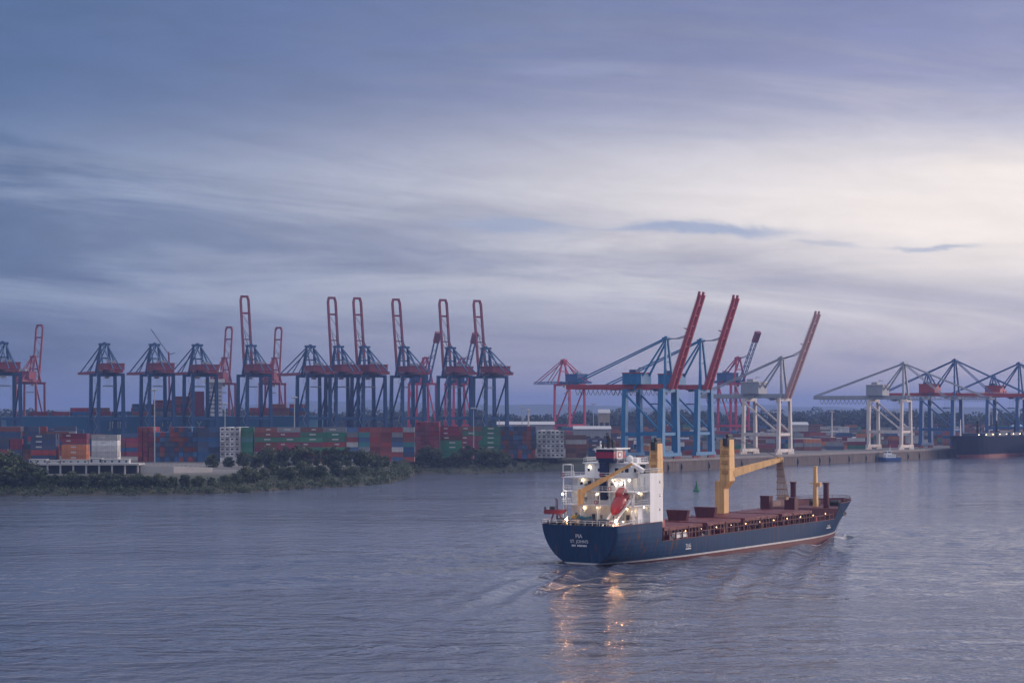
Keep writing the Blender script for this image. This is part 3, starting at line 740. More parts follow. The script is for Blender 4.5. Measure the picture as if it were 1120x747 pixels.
# ------------------------------------------------------------------ masts, sheds, quay wall, pier building
def lamp_mast(px, Y, top, label, heads=6, r=.38, m=None):
    m = m or m_steelg; x = X(px, Y); h = Z(top, Y)-GZ
    e = empty('lamp_mast', (x, Y, GZ), 0, label, 'lamp mast', 'lamp masts of the container terminal')
    MB().tube([(0,0,0), (0,0,h*.5), (0,0,h)], r, 8, r*.55).build('pole', m, e)
    b = MB(); b.lathe([(.25, h-.5), (1.3, h-.35), (1.3, h-.1), (.25, h)], 10)
    for i in range(heads):
        a = 2*math.pi*i/heads; b.bar((1.1*math.cos(a), 1.1*math.sin(a), h), (1.9*math.cos(a), 1.9*math.sin(a), h-.45), .7, .5)
    b.build('lamp_head', m, e)
lamp_mast(169, 1035, 426, 'tall pale lamp mast before the navy container block')
lamp_mast(322, 1120, 434, 'lamp mast rising behind the long red and green row')
lamp_mast(246, 1180, 441, 'slim lamp mast behind the small white reefer block')
lamp_mast(518, 1096, 446, 'tall lamp mast standing in front of the green container row')
lamp_mast(546, 1450, 437, 'lamp mast just past the end of the long crane row')
lamp_mast(571, 1500, 445, 'thin lamp mast beside the thicker white post, mid photo')
lamp_mast(578, 1300, 448, 'short thick white post mast left of the lone crimson crane', 4, .75, m_white)
lamp_mast(649, 1500, 441, 'thin lamp mast just right of the lone crimson crane')
lamp_mast(910, 1500, 450, 'white post mast in front of the wood, right of the raised white crane', 4, .8, m_white)
lamp_mast(948, 1480, 436, 'lamp mast with wide head under the grey girder of the second white crane', 8)
def shed(px0, px1, Y, top, depth, m, mr, label, doors=4):
    x0, x1 = X(px0, Y), X(px1, Y); h = Z(top, Y)-GZ; w = x1-x0
    e = empty('warehouse', ((x0+x1)/2, Y, GZ), 0, label, 'warehouse', 'low sheds in the terminal')
    b = MB(); b.box(-w/2, w/2, 0, depth, 0, h*.86); b.build('wall', m, e)
    MB().prism([(-.8, h*.87), (depth/2, h), (depth+.8, h*.87)], 'x', -w/2-.6, w/2+.6).build('roof', mr, e)
    for i in range(doors): xx = -w/2 + w*(i+.5)/doors; MB().box(xx-1.8, xx+1.8, -.12, .1, .02, h*.55).build('door', m_dark, e)
m_shed = mat('shed_grey', (.30, .31, .34), .7, var=.15, streak=.2); m_roof = mat('shed_roof', (.42, .43, .46), .6, var=.12)
shed(544, 606, 1560, 461, 24, m_shed, m_roof, 'long pale shed seen below the end of the crane row')
shed(628, 668, 1420, 466, 22, m_shed, m_roof, 'grey roofed shed behind the ship funnel')
shed(885, 955, 1480, 478, 20, m_shed, m_roof, 'low shed with pale roof among the containers right of the white crane')
shed(655, 667, 1900, 447.5, 14, mat('tower_tan', (.34, .28, .22), .8), m_roof, 'tan tower block before the wood, left of the bright blue cranes', 2)
shed(866, 884, 1600, 461.5, 16, m_lightconc, m_roof, 'small pale building between the white crane legs', 2)
shed(1108, 1150, 1640, 464, 20, mat('shed_tan', (.40, .27, .20), .8), mat('shed_blue', (.16, .30, .46), .6), 'tan building with blue roof at the photo edge above the moored ships', 3)
def radar_tower():
    Y = 1700; e = empty('control_tower', (X(1087, Y), Y, GZ), 0, 'slim grey control tower rising from the wood above the dark ship', 'tower'); h = Z(447, Y)-GZ
    MB().lathe([(1.6, 0), (1.3, h*.75), (1.2, h*.8)], 10).build('shaft', m_lightconc, e)
    MB().lathe([(1.2, h*.8), (3.6, h*.86), (3.6, h*.93), (2.4, h*.95), (2.4, h)], 12).build('head', m_cgrey, e)
radar_tower()
def build_quay():
    e = empty('quay_wall', (*quay(0), 0), R(90-35), 'long brown concrete quay wall under the bright blue and white cranes', 'quay wall')
    # local +x along the quay, +y inland
    b = MB(); b.box(-28, 1000, .0, .9, -3, 5.55); b.build('wall', mat('quay_concrete', (.155, .125, .11), .9, var=.35, scale=.12, streak=.5), e)
    b = MB(); b.box(-28, 1000, -.35, 2.6, 5.56, 6.75); b.build('coping', mat('coping_concrete', (.27, .24, .225), .85, var=.3, scale=.2, streak=.2), e)
    for i in range(24):
        x = -24 + 23*i + 5*math.sin(i*2.3); b = MB(); b.box(x-.4, x+.4, -.4, -.02, -.5, 4.6); b.tube([(x, -.55, 1), (x, -.55, 3.4)], .3, 8); b.build('fender', m_dark, e)
build_quay()
def pier_building():
    Y = 862; x0, x1 = X(36, Y), X(152, Y); w = x1-x0; zg = 4.2
    e = empty('pier_building', ((x0+x1)/2, Y, zg), 0, 'low flat concrete building with dark open bays at the far left bank', 'building')
    ht = Z(507, Y)-zg; b = MB(); b.box(-w/2, w/2, 0, 14, ht-.7, ht); b.build('roof', m_lightconc, e)
    b = MB(); b.box(-w/2+.5, w/2-.5, 5, 13.5, 0, ht-.71); b.build('wall', mat('bay_shade', (.05, .055, .07), .8), e)  # block filling the open bays, their inner shade put into its dark colour
    for i in range(9): x = -w/2+.6 + (w-1.2)*i/8; MB().box(x-.35, x+.35, .3, 1., 0, ht-.72).build('pillar', m_lightconc, e)
    MB().box(-w/2, w/2, -.6, .25, -1.2, .9).build('plinth', m_conc, e)
    for px0, px1, top, lb in ((33, 52, 502, 'pale flat hut at the end of the pier building roof'), (54, 66, 503, 'small pale hut second from the end on the pier roof'), (68, 97, 502.5, 'long low pale hut on the pier roof below the orange containers'), (100, 112, 501, 'boxy pale hut on the pier roof below the tall white stack'), (113, 142, 502, 'long pale hut at the inner end of the pier roof')):
        a, c = X(px0, Y+6), X(px1, Y+6); h = Z(top, Y+6) - zg - ht
        g = empty('hut', ((a+c)/2, Y+6, zg+ht), 0, lb, 'hut', 'huts on the pier roof'); ww = (c-a)/2
        MB().box(-ww, ww, -2, 2, 0.01, h-.25).build('wall', mat('hut_white', (.45, .46, .47), .7), g); MB().box(-ww-.2, ww+.2, -2.2, 2.2, h-.24, h).build('roof', m_lightconc, g)
        b = MB()
        for i in range(max(2, int(ww/1.2))): xx = -ww*.8 + 1.6*ww*i/max(1, int(ww/1.2)-1 or 1); b.box(xx-.4, xx+.4, -2.05, -1.95, .5, max(.8, h-.6))
        b.build('window', m_glass, g)
pier_building()
def retaining_wall(pts, top0, label, name='retaining_wall'):
    e = None; b = MB(); c = MB()
    for (pa, ya, ta, ba), (pb, yb, tb, bb) in zip(pts[:-1], pts[1:]):
        A0 = (X(pa, ya), ya); B0 = (X(pb, yb), yb); za, zb_ = Z(ta, ya), Z(tb, yb)
        b.hexa([(A0[0], A0[1], ba), (B0[0], B0[1], bb), (B0[0], B0[1]+.8, bb), (A0[0], A0[1]+.8, ba)], [(A0[0], A0[1], za), (B0[0], B0[1], zb_), (B0[0], B0[1]+.8, zb_), (A0[0], A0[1]+.8, za)])
        n = 8
        for i in range(n):
            x, y, z = lerp((A0[0], A0[1], za), (B0[0], B0[1], zb_), i/n); c.tube([(x, y+.4, z), (x, y+.4, z+1.1)], .06, 4)
        c.bar((A0[0], A0[1]+.4, za+1.1), (B0[0], B0[1]+.4, zb_+1.1), .1)
    e = empty(name, (0, 0, 0), 0, label, 'wall'); b.build('wall', m_lightconc, e); c.build('railing', m_steelg, e)
retaining_wall([(150, 868, 509, 2.6), (190, 872, 510, 2.6), (232, 884, 511.5, 2.6)], 0, 'pale concrete wall with railing on the bank beside the pier building')
retaining_wall([(205, 876, 518, 2.), (258, 892, 516.5, 2.5)], 0, 'low white concrete ledge at the water side of the pale railing wall', 'concrete_ledge')

# ------------------------------------------------------------------ buoy
def buoy():
    Y = H*F/(537-HY); x = X(762, Y); e = empty('channel_buoy', (x, Y, -.1), .3, 'green conical channel buoy floating beyond the ship', 'buoy')
    g = mat('buoy_green', (.01, .16, .07), .5)
    MB().lathe([(.4, -.7), (1.5, -.5), (1.55, .5), (1.3, .75), (.4, .85)], 16).build('float', g, e)
    b = MB()
    for i in range(4): a = i*math.pi/2; b.bar((1.0*math.cos(a), 1.0*math.sin(a), .7), (.25*math.cos(a), .25*math.sin(a), 3.2), .14)
    b.lathe([(.85, 1.0), (.3, 3.1), (.25, 3.3)], 12); b.build('tower', g, e)
    MB().lathe([(.55, 3.4), (.5, 3.5), (.03, 4.5)], 12).build('topmark', g, e)
buoy()

# ------------------------------------------------------------------ ship hulls
def hull(L, Bm, levels, s0, s1, depth0, dk, nk, lent, tlist, zt, aft=True, bow_pow=2.2):
    """vertices of one side: function b(s,z)"""
    def bfun(s, z):
        D = depth0 + dk*s; r = min(1., max(0., (zt-z)/D)); n = 2 + nk*s
        ba = (1 - r**n)**(1/n) if aft else 1.
        d = max(0., s1(z)-s); le = lent(z); u = min(1., d/le)
        return Bm*ba*(1-(1-u)**bow_pow)**.92
    return bfun
class Ship: pass
m_hull = mat('hull_blue', (.010, .046, .118), .6, var=.16, scale=.09, streak=.3, spec=.16)
m_boot = mat('boot_red', (.12, .022, .026), .6, var=.3, scale=.2, streak=.3)
m_wline = mat('waterline_white', (.55, .55, .55), .5, var=.3, scale=.5)
m_mar = mat('deck_maroon', (.085, .010, .018), .6, var=.3, scale=.2)
m_hatch = mat('hatch_maroon', (.115, .016, .023), .5, var=.3, scale=.15, spec=.22)
m_swhite = mat('ship_white', (.80, .80, .80), .45, var=.06, scale=.3, streak=.14)
m_sshade = mat('ship_shadow_white', (.62, .63, .66), .5, var=.08)  # darker copy of the ship white, shade put into the colour
m_yel = mat('crane_yellow', (.76, .45, .17), .5, var=.16, scale=.3, streak=.3)
m_navy = mat('funnel_navy', (.012, .024, .075), .4)
m_fred = mat('funnel_red', (.26, .02, .06), .4)
m_lifeb = mat('lifeboat_red', (.32, .028, .03), .4, var=.12)
LAMP = glow('deck_lamp_glow', (1., .76, .46), 12.); FLOOD = glow('floodlight_glow', (1., .50, .22), 330.); WARMW = glow('lamp_white', (1., .88, .72), 26.)

ship = empty('cargo_ship', (S0[0], S0[1], 0), R(90-35), 'blue hulled general cargo ship with white aft deckhouse and yellow deck cranes under way', 'ship')
ship.rotation_euler = (0, R(-.70), R(90-35))
# local axes: +x towards the bow, +y to port, z up from the design waterline
def sp(s, o, z): return (s, -o, z)                     # o is positive to starboard
s_tr = lambda z: max(0., (8.7-z)*.13)
s_st = lambda z: 126.5 + (z*.70 if z > 0 else z*.5)
lent = lambda z: 40 - 1.9*max(0, z)
def rust(m, col=(.115, .050, .030), lo=.56, hi=.74, k=.7):
    t = NT(m.node_tree); b = t.n['Principled BSDF']; src = b.inputs['Base Color'].links[0].from_socket
    tc = t.n.new('ShaderNodeTexCoord'); mp = t.n.new('ShaderNodeMapping'); mp.inputs['Scale'].default_value = (.9, .9, .07); t.l.new(tc.outputs['Object'], mp.inputs[0])
    a = t.noise(mp.outputs[0], 1., 5., .65); g = t.noise(tc.outputs['Object'], .12, 3.)
    f = t.m('MULTIPLY', t.m('MULTIPLY', t.ss(a, lo, hi), t.ss(g, .42, .62)), k)
    t.l.new(t.mix(f, src, col), b.inputs['Base Color'])
rust(m_hull, lo=.51, hi=.68, k=.85); rust(m_swhite, (.33, .22, .15), .62, .78, .55); rust(m_yel, (.24, .11, .05), .58, .75, .6); rust(m_white, (.25, .15, .10), .58, .75, .6); rust(m_blue, (.10, .06, .05), .6, .78, .5)
bf0 = hull(136, 10, None, s_tr, s_st, 9.08, .15, .045, lent, None, 8.7)
def bf(s, z): return bf0(s, z)*(1 - .05*max(0., 1-max(0., s-s_tr(z))/5.)**2.4)
def build_ship_hull():
    tl = [0, .008, .02, .04, .06, .085, .11, .145, .146, .19, .24, .30, .4, .5, .6, .68, .74, .79, .8285, .8295, .86, .885, .905, .925, .94, .955, .968, .98, .988, .994, .998, 1.]
    def strake(mb, z0, z1, a, b, mi, inset=0., flip=False):
        mb.cur = mi; vs = []; idx = [t for t in tl if a <= t <= b]
        for t in idx:
            for z in (z0, z1):
                s = s_tr(z) + t*(s_st(z)-s_tr(z)); bb = max(0.02, bf(s, z)-inset)
                vs += [(s - (inset if t > .99 else 0), -bb, z), (s - (inset if t > .99 else 0), bb, z)]
        fs = []
        for i in range(len(idx)-1):
            q = 4*i; fs += [(q, q+4, q+6, q+2), (q+3, q+7, q+5, q+1)]
        if inset == 0 and a == 0: fs.append((0, 2, 3, 1))
        if inset == 0 and b == 1: q = 4*(len(idx)-1); fs.append((q, q+1, q+3, q+2))
        mb.add(vs, fs)
    lv = [-3, -1.5, -.6, -.02, .12, .50, 1.3, 2.2, 3.2, 4.3]; h = MB()
    for z0, z1 in zip(lv[:-1], lv[1:]):
        strake(h, z0, z1, 0, 1, 1 if z1 <= .13 else 2 if z1 <= .51 else 0)
    for z0, z1 in ((4.3, 5.6), (5.6, 7.2), (7.2, 8.7)): strake(h, z0, z1, 0, .145, 0)
    for z0, z1 in ((4.3, 5.6), (5.6, 6.9), (6.9, 8.3)): strake(h, z0, z1, .8295, 1, 0)
    # closing bulkheads at the two steps
    h.cur = 3
    for t, z0, z1 in ((.145, 3.2, 8.7), (.8295, 3.2, 6.9)):
        sa = s_tr(z0)+t*(s_st(z0)-s_tr(z0)); sb = s_tr(z1)+t*(s_st(z1)-s_tr(z1)); ba, bb = bf(sa, z0)-.05, bf(sb, z1)-.05
        h.add([(sa, -ba, z0), (sa, ba, z0), (sb, bb, z1), (sb, -bb, z1)], [(0,1,2,3)])
    o = h.build('hull', [m_hull, m_boot, m_wline, m_mar], ship)
    me = o.data; me.polygons.foreach_set('use_smooth', [len(q.vertices) == 4 and abs(q.normal.x) < .8 for q in me.polygons])
    # bulwark liners (inside faces) and rail caps
    b = MB(); strake(b, 3.3, 4.32, .146, .8285, 0, .18); strake(b, 6.8, 8.32, .8295, 1, 0, .2)
    for a, e, z in ((.146, .8285, 4.3), (.8295, 1, 8.3), (0, .145, 8.7)):
        for sg in (-1, 1):
            pts = []
            for t in [t for t in tl if a <= t <= e]:
                s = s_tr(z)+t*(s_st(z)-s_tr(z)); pts.append((s, sg*max(.02, bf(s, z)-.08), z+.06))
            for p, q in zip(pts[:-1], pts[1:]): b.bar(p, q, .3, .14)
    b.build('bulwark', m_mar, ship)
    def deck(name, z, a, e, m, n=30):
        vs = []; fs = []
        for i in range(n+1):
            t = a+(e-a)*i/n; s = s_tr(z)+t*(s_st(z)-s_tr(z)); bb = max(.02, bf(s, z)-.12); vs += [(s, -bb, z), (s, bb, z)]
        for i in range(n): fs.append((2*i, 2*i+2, 2*i+3, 2*i+1))
        MB().add(vs, fs).build(name, m, ship)
    deck('main_deck', 3.25, .146, .8285, m_mar); deck('poop_deck', 8.45, 0, .145, mat('poop_green', (.07, .10, .10), .6)); deck('forecastle_deck', 6.85, .8295, 1, m_mar)
build_ship_hull()

def rail(mb, pts, h=1.05, step=1.6, r=.045, closed=False):
    q = pts + ([pts[0]] if closed else [])
    for a, b in zip(q[:-1], q[1:]):
        d = vlen(vsub(b, a)); n = max(1, int(d/step))
        for k in (1., .55): mb.tube([vadd(a, (0,0,h*k)), vadd(b, (0,0,h*k))], r, 4)
        for i in range(n+1): p = lerp(a, b, i/n); mb.tube([p, vadd(p, (0,0,h))], r, 4)
def obox(mb, s0_, s1_, o0, o1, z0, z1): mb.box(s0_, s1_, -o1, -o0, z0, z1)

def build_deckhouse():
    P0 = 8.46; D = [8.46, 12.8, 15.8, 18.8, 21.7]
    root = ship
    h = MB()
    obox(h, 11.0, 19.6, -8.7, 8.6, P0, D[1]-.2)
    obox(h, 11.2, 19.6, -8.9, 5.4, D[1], D[2]-.2)
    obox(h, 11.2, 19.6, -8.7, 5.4, D[2], D[3]-.2)
    obox(h, 14.2, 19.4, 5.4, 6.6, D[1], D[3]-.2)
    house = h.build('deckhouse', m_swhite, root)
    t = MB(); obox(t, 14.4, 19.9, 6.6, 9.75, P0, 19.6); tower = t.build('stair_tower', m_swhite, root)
    w = MB()
    for z in (11.2, 14.4, 17.4): obox(w, 18.3, 18.8, 9.74, 9.79, z, z+.55)
    w.build('porthole', m_glass, tower)
    # deck slabs
    for i, (z, a0, p, q) in enumerate(((D[1], 7.6, -9.4, 9.6), (D[2], 8.4, -9.2, 9.4), (D[3], 9.2, -10.4, 6.58))):
        d = MB(); obox(d, a0, 19.62, p, q, z-.2, z+.0); 
        dk = d.build('deck', m_sshade, root)
        r = MB(); e = a0+.1
        rail(r, [sp(e+5 if i == 2 else 19.4, p+.1, z), sp(e, p+.1, z), sp(e, q-.1, z), sp(13.9 if q > 7 else 12, q-.1, z)]); r.build('railing', m_swhite, dk)
        b = MB()
        for k in range(5):
            oo = p+.4+(q-p-.8)*k/4.; obox(b, a0+.15, a0+.35, oo-.1, oo+.1, (P0 if i == 0 else D[i-1]), z-.2)
        b.build('stanchion', m_swhite, dk)
    # bridge
    b = MB(); obox(b, 12.8, 19.2, -6.4, 5.8, D[3]+.01, D[4]); br = b.build('bridge', m_swhite, root)
    b = MB(); obox(b, 12.4, 19.8, -6.8, 6.2, D[4]+.01, D[4]+.25); br_roof = b.build('roof', m_swhite, br)
    w = MB()
    for o in (1.6, 2.9, 4.2): obox(w, 12.74, 12.82, o, o+.95, D[3]+1.1, D[3]+2.0)
    for o in (-5.6, -2.9): obox(w, 12.74, 12.82, o, o+.5, D[3]+1.2, D[3]+1.9)
    for s in (14, 15.4, 16.8, 18.2): obox(w, s, s+1., 5.78, 5.83, D[3]+1.1, D[3]+2.)
    for o in np.arange(-6.2, 5.6, 1.3): obox(w, 19.18, 19.26, o, o+1.05, D[3]+1.1, D[3]+2.1)
    w.build('window', m_glass, br)
    # windows and doors on the aft wall
    for (z, lst) in ((P0, (-7, -3.4, 2.2, 5.6)), (D[1], (-6.4, -2., .6, 3.4)), (D[2], (-6.6, -4.6, 1.6, 4.2))):
        s = 10.98 if z == P0 else 11.18
        for k, o in enumerate(lst):
            w = MB()
            if k in (1, 3): obox(w, s-.04, s+.05, o, o+.85, z+.15, z+2.1); w.build('door', mat('door_dark', (.06, .06, .075), .5), house)
            else: obox(w, s-.05, s+.05, o, o+.6, z+1.2, z+1.8); w.build('window', m_glass, house)
    # bridge wing frame at port and compass deck rails, radar mast
    r = MB(); rail(r, [sp(12.6, -6.6, D[4]+.25), sp(19.6, -6.6, D[4]+.25), sp(19.6, 6.0, D[4]+.25), sp(12.6, 6.0, D[4]+.25)], closed=True); r.build('railing', m_swhite, br_roof)
    g = MB()
    for s, o in ((9.6, -10.2), (13, -10.2), (9.6, -7.5)): g.tube([sp(s, o, D[3]), sp(s, o, D[3]+2.7)], .09, 5)
    g.bar(sp(9.6, -10.2, D[3]+2.7), sp(9.6, -7.5, D[3]+2.7), .14); g.bar(sp(9.6, -10.2, D[3]+2.7), sp(13, -10.2, D[3]+2.7), .14); g.build('awning_frame', m_swhite, root)
    m = MB(); m.bar(sp(16, -4.2, D[4]+.2), sp(16, -4.2, D[4]+5), .45, .45, .25, .25); m.bar(sp(16, -5.6, D[4]+2.6), sp(16, -2.8, D[4]+2.6), .25); m.bar(sp(16, -5.2, D[4]+3.7), sp(16, -3.2, D[4]+3.7), .2); obox(m, 15.6, 16.4, -5.6, -4.6, D[4]+2.8, D[4]+3.2); m.build('radar_mast', m_swhite, root)
    m = MB(); obox(m, 13.5, 15.5, -3.4, -1.2, D[4]+.26, D[4]+1.5); obox(m, 17, 18.6, 2.6, 4.8, D[4]+.26, D[4]+1.3); m.lathe([(.0, 0), (.7, .25), (.8, .8), (.6, 1.4), (.1, 1.7)], 12, sp(14.6, 4.4, D[4]+.3)); m.build('roof_gear', m_swhite, root)
    # starboard wing box above the tower
    m = MB(); rail(m, [sp(14.5, 9.6, 19.6), sp(19.8, 9.6, 19.6), sp(19.8, 6.7, 19.6), sp(14.5, 6.7, 19.6)], closed=True); m.build('railing', m_swhite, tower)
    m = MB(); obox(m, 15, 16.8, 6.7, 8.2, 19.61, 21.6); m.build('wing_console', mat('console_dark', (.03, .035, .05), .5), tower)
    # white davit head by the crane jib end
    m = MB(); m.prism([(-9.2+0, 0), (-6.4, 1.7), (-6.4, 2.4), (-9.6, .8)], 'x', 11.5, 12.6)
    for v in range(len(m.v)): x, y, z = m.v[v]; m.v[v] = (x, y, z+19.9)
    m.build('davit', m_swhite, root)
    # funnel
    f = MB(); obox(f, 11.2, 15.6, -1.8, 2.2, D[4]+.26, D[4]+.9)
    f.prism([(11.0, D[4]+.9), (15.9, D[4]+.9), (15.9, D[4]+3.3), (11.0, D[4]+3.3)], 'y', -2.4, 2.2); fn = f.build('funnel', m_navy, root)
    q = MB(); obox(q, 10.97, 15.93, -2.23, 2.43, D[4]+1.35, D[4]+2.75); q.build('funnel_band', m_fred, fn)
    q = MB(); obox(q, 12.2, 14.6, 2.44, 2.47, D[4]+1.1, D[4]+3.05); em = q.build('emblem_panel', m_swhite, fn)
    q = MB(); obox(q, 12.6, 14.2, 2.475, 2.50, D[4]+1.5, D[4]+2.7); q.cur = 1; obox(q, 12.95, 13.85, 2.505, 2.52, D[4]+1.75, D[4]+2.45); q.build('emblem', [m_fred, m_swhite], em)
    q = MB(); q.prism([(10.6, D[4]+3.31), (16.3, D[4]+3.31), (16.6, D[4]+3.55), (10.6, D[4]+3.55)], 'y', -3.4, 2.6); q.build('funnel_rim', m_swhite, fn)
    q = MB()
    for s, o, z, r_ in ((12.4, .2, 3.0, .42), (13.4, -.5, 3.4, .35), (13.1, .9, 2.0, .3), (14.5, .3, 1.6, .35), (14.6, -1., 1.5, .3), (12, -1, 1.2, .3)):
        q.tube([sp(s, o, D[4]+3.5), sp(s, o, D[4]+3.5+z*.75), sp(s-.5, o, D[4]+3.5+z)], r_, 8)
    q.build('exhaust_pipe', m_dark, fn)
    q = MB(); obox(q, 10.7, 12.0, -1.2, .6, D[1]+.9, D[4]+.3); q.build('funnel_casing', m_navy, root)
    # stairs between decks at the aft face
    st = MB()
    for z0, z1, o0, o1 in ((P0, D[1], 3.0, 4.8), (D[1], D[2], 2.2, 4.2), (D[2], D[3], 4.6, 2.6), (D[1], D[2], 6.6, 8.8), (P0, D[1], 8.9, 6.9)):
        for ds in (0, .75): st.bar(sp(9.3+ds, o0, z0), sp(9.3+ds, o1, z1), .12, .22)
        for i in range(10): p = lerp(sp(9.3, o0, z0), sp(9.3, o1, z1), (i+.5)/10); st.box(p[0], p[0]+.75, p[1]-.12, p[1]+.12, p[2]-.02, p[2]+.02)
    st.build('stairs', m_swhite, root)
    # poop deck gear: winches, bollards, rail, drums
    r = MB(); pts = []
    for t in np.linspace(0, .14, 12): s = s_tr(8.7)+t*(s_st(8.7)); pts.append((s, bf(s, 8.7)-.2, 8.76))
    left = [p for p in pts]; right = [(p[0], -p[1], p[2]) for p in pts]
    rail(r, left[::-1] + right[:9], 1.0, 1.8, .05); r.build('stern_railing', m_swhite, root)
    for o in (-6.2, -2.6, 1.0, 4.4):
        q = MB(); q.tube([sp(3.4, o-.9, 9.4), sp(3.4, o+.9, 9.4)], .65, 10); obox(q, 2.9, 4.1, o-1.2, o-.95, 8.46, 9.9); obox(q, 2.9, 4.1, o+.95, o+1.2, 8.46, 9.9); obox(q, 4.1, 4.9, o-.5, o+.5, 8.46, 9.3); q.build('mooring_winch', m_dark, root)
    for o in (-8.2, -4.4, 2.8, 6.6):
        q = MB()
        for d in (-.4, .4): q.lathe([(.26, 0), (.26, .85), (.32, .9), (.32, 1.)], 8, sp(1.2, o+d, 8.46))
        q.build('bollard', m_dark, root)
    q = MB(); obox(q, 6.2, 7.4, -5.9, -4.7, 8.46, 10.4); q.build('locker', mat('locker_yellow', (.5, .36, .05), .5), root)
    q = MB(); obox(q, 6.2, 8, -4.3, -1.6, 8.46, 10.2); q.build('locker', mat('locker_teal', (.03, .16, .22), .5), root)
    q = MB(); obox(q, 13, 14, 7.2, 8.2, 8.46, 10.1); q.build('locker', mat('locker_blue', (.03, .12, .35), .5), root)
    for k, o in enumerate((-7.6, -6.8, 2.4, 3.1)):
        q = MB(); q.lathe([(.3, 0), (.31, .45), (.3, .9)], 10, sp(8.1, o, 8.46)); q.build('drum', m_lifeb if k % 2 else m_dark, root)
    # life rings / red fittings
    for s, o, z in ((8.35, -2.6, D[2]+.6), (7.55, -.2, D[1]+.6), (9.15, .2, D[3]+.6), (8.35, 3.0, D[2]+.6), (9.15, -10.0, D[3]+.5)):
        q = MB(); n = 12
        q.tube([(s, -o+.36*math.cos(2*math.pi*i/n), z+.36*math.sin(2*math.pi*i/n)) for i in range(n+1)], .1, 5); q.build('life_ring', m_lifeb, root)
    # lamps
    def lamp(s, o, z, m, r_=.17):
        q = MB(); q.lathe([(.02, -r_), (r_*.8, -r_*.6), (r_, 0), (r_*.8, r_*.6), (.02, r_)], 8, sp(s, o, z)); l = q.build('deck_lamp', m, root)
        return l
    for s, o, z in ((10.6, -5.4, 11.9), (10.6, -1.7, 12.0), (10.6, 2.4, 12.), (10.6, 6., 12.0), (10.8, -6.6, 15.), (10.8, -1.9, 15.), (10.8, 3.1, 15.), (10.8, -5.8, 18.1), (10.8, 2.2, 18.2), (12.5, -5., 20.9), (13.8, 7.2, 15.3), (13.6, 8.6, 12.2), (10.2, 7.8, 11.5), (12.6, 5.6, 18.2)):
        lamp(s, o, z, LAMP)
    for s, o, z in ((.9, -3.6, 9.9), (1.2, 9.0, 9.9)):
        q = MB(); q.tube([sp(s+.3, o, 8.46), sp(s+.3, o, z+.5), sp(s, o, z+.35)], .06, 5); q.build('lamp_post', m_swhite, root); lamp(s, o, z, FLOOD, .2)
    for s, o, z in ((9.1, 5.6, 17.6), (9.1, 4.3, 17.6), (7.5, -9., 15.)): lamp(s, o, z, WARMW, .24)
    for o in (-7.5, -3., .8, 4., 7.): lamp(7.4, o, 9.3, LAMP, .13)
build_deckhouse()

def lettering(body, size, loc, rot, m, parent, name='lettering', ext=.012):
    c = bpy.data.curves.new(name, 'FONT'); c.body = body; c.size = size; c.align_x = 'CENTER'; c.extrude = ext
    c.materials.append(m); tmp = bpy.data.objects.new(name, c); COL.objects.link(tmp); bpy.context.view_layer.update()
    me = bpy.data.meshes.new_from_object(tmp.evaluated_get(bpy.context.evaluated_depsgraph_get())); bpy.data.objects.remove(tmp)
    o = bpy.data.objects.new(name, me); COL.objects.link(o); o.parent = parent; o.location = loc; o.rotation_euler = rot; return o
# name on the transom (plane leans aft going up)
trans_tilt = math.atan(.13)
def on_transom(o, z): return (s_tr(z)-.05, -o, z)
rot_tr = (R(90) + trans_tilt, 0, R(-90))
lettering('PIA', 1.25, on_transom(0., 5.95), rot_tr, m_swhite, ship)
lettering("ST. JOHN'S", .98, on_transom(0., 4.85), rot_tr, m_swhite, ship)
q = MB()
for i in range(11):
    if i == 3: continue
    o = -1.9+.36*i; q.box(s_tr(4.2)-.05, s_tr(4.2)-.02, -o-.12, -o+.12, 4.05, 4.45)
q.build('faded_number', m_swhite, ship)
for s in (31., 104.):
    z = 2.25 if s < 50 else 2.6; b = bf(s, z); db = (bf(s+.5, z)-bf(s-.5, z))
    lettering('TUG', 1.15, (s, -b-.06, z), (R(90), 0, math.atan(-db)), m_swhite, ship)
    q = MB(); q.box(s-1.2, s+1.2, -b-.07, -b-.03, z-.45, z-.25); q.build('tug_mark', m_swhite, ship)

q = MB()
for s, zz in ((116., 0),):
    for i in range(7):
        z = .75+.45*i; b = bf(s, z); q.box(s-.16, s+.16, -b-.05, -b-.015, z, z+.2)
q.build('draught_marks', m_swhite, ship)
q = MB(); b_ = bf(117.5, 5.2); q.box(116.9, 118.1, -b_-.35, -b_+.2, 4.6, 5.0); q.bar((117.5, -b_-.2, 4.9), (117.5, -b_-.1, 6.6), .3); q.box(116.5, 116.95, -b_-.32, -b_, 4.7, 5.5); q.box(118.05, 118.5, -b_-.32, -b_, 4.7, 5.5); q.build('anchor', m_dark, ship)
for i, (s, z0, z1) in enumerate(((14.0, 8.5, 12.6), (13.9, 12.8, 15.6), (13.9, 15.8, 18.6))):
    q = MB()
    for k in range(6): o = 6.8 + .5*k; q.tube([sp(s, min(o, 9.3), z0+.3), sp(s, min(o, 9.3), z0+1.2)], .05, 4)
    q.bar(sp(s, 6.7, z0+1.2), sp(s, 9.4, z0+1.2), .1); q.tube([sp(s+.3, 7.0, z0), sp(s+.3, 7.0, z1)], .12, 5); q.tube([sp(s+.3, 8.3, z0), sp(s+.3, 8.3, z1)], .09, 5); q.build('pipework', m_swhite, ship)
for o, z in ((-7.6, 9.9), (-5.2, 13.4), (3.9, 13.4), (-5.0, 16.4), (4.6, 16.4), (-.9, 9.6)):
    q = MB(); q.box(10.95, 11.22, -o-.3, -o+.3, z, z+.8); q.build('fitting_box', mat('gear_grey', (.25, .24, .24), .6), ship)
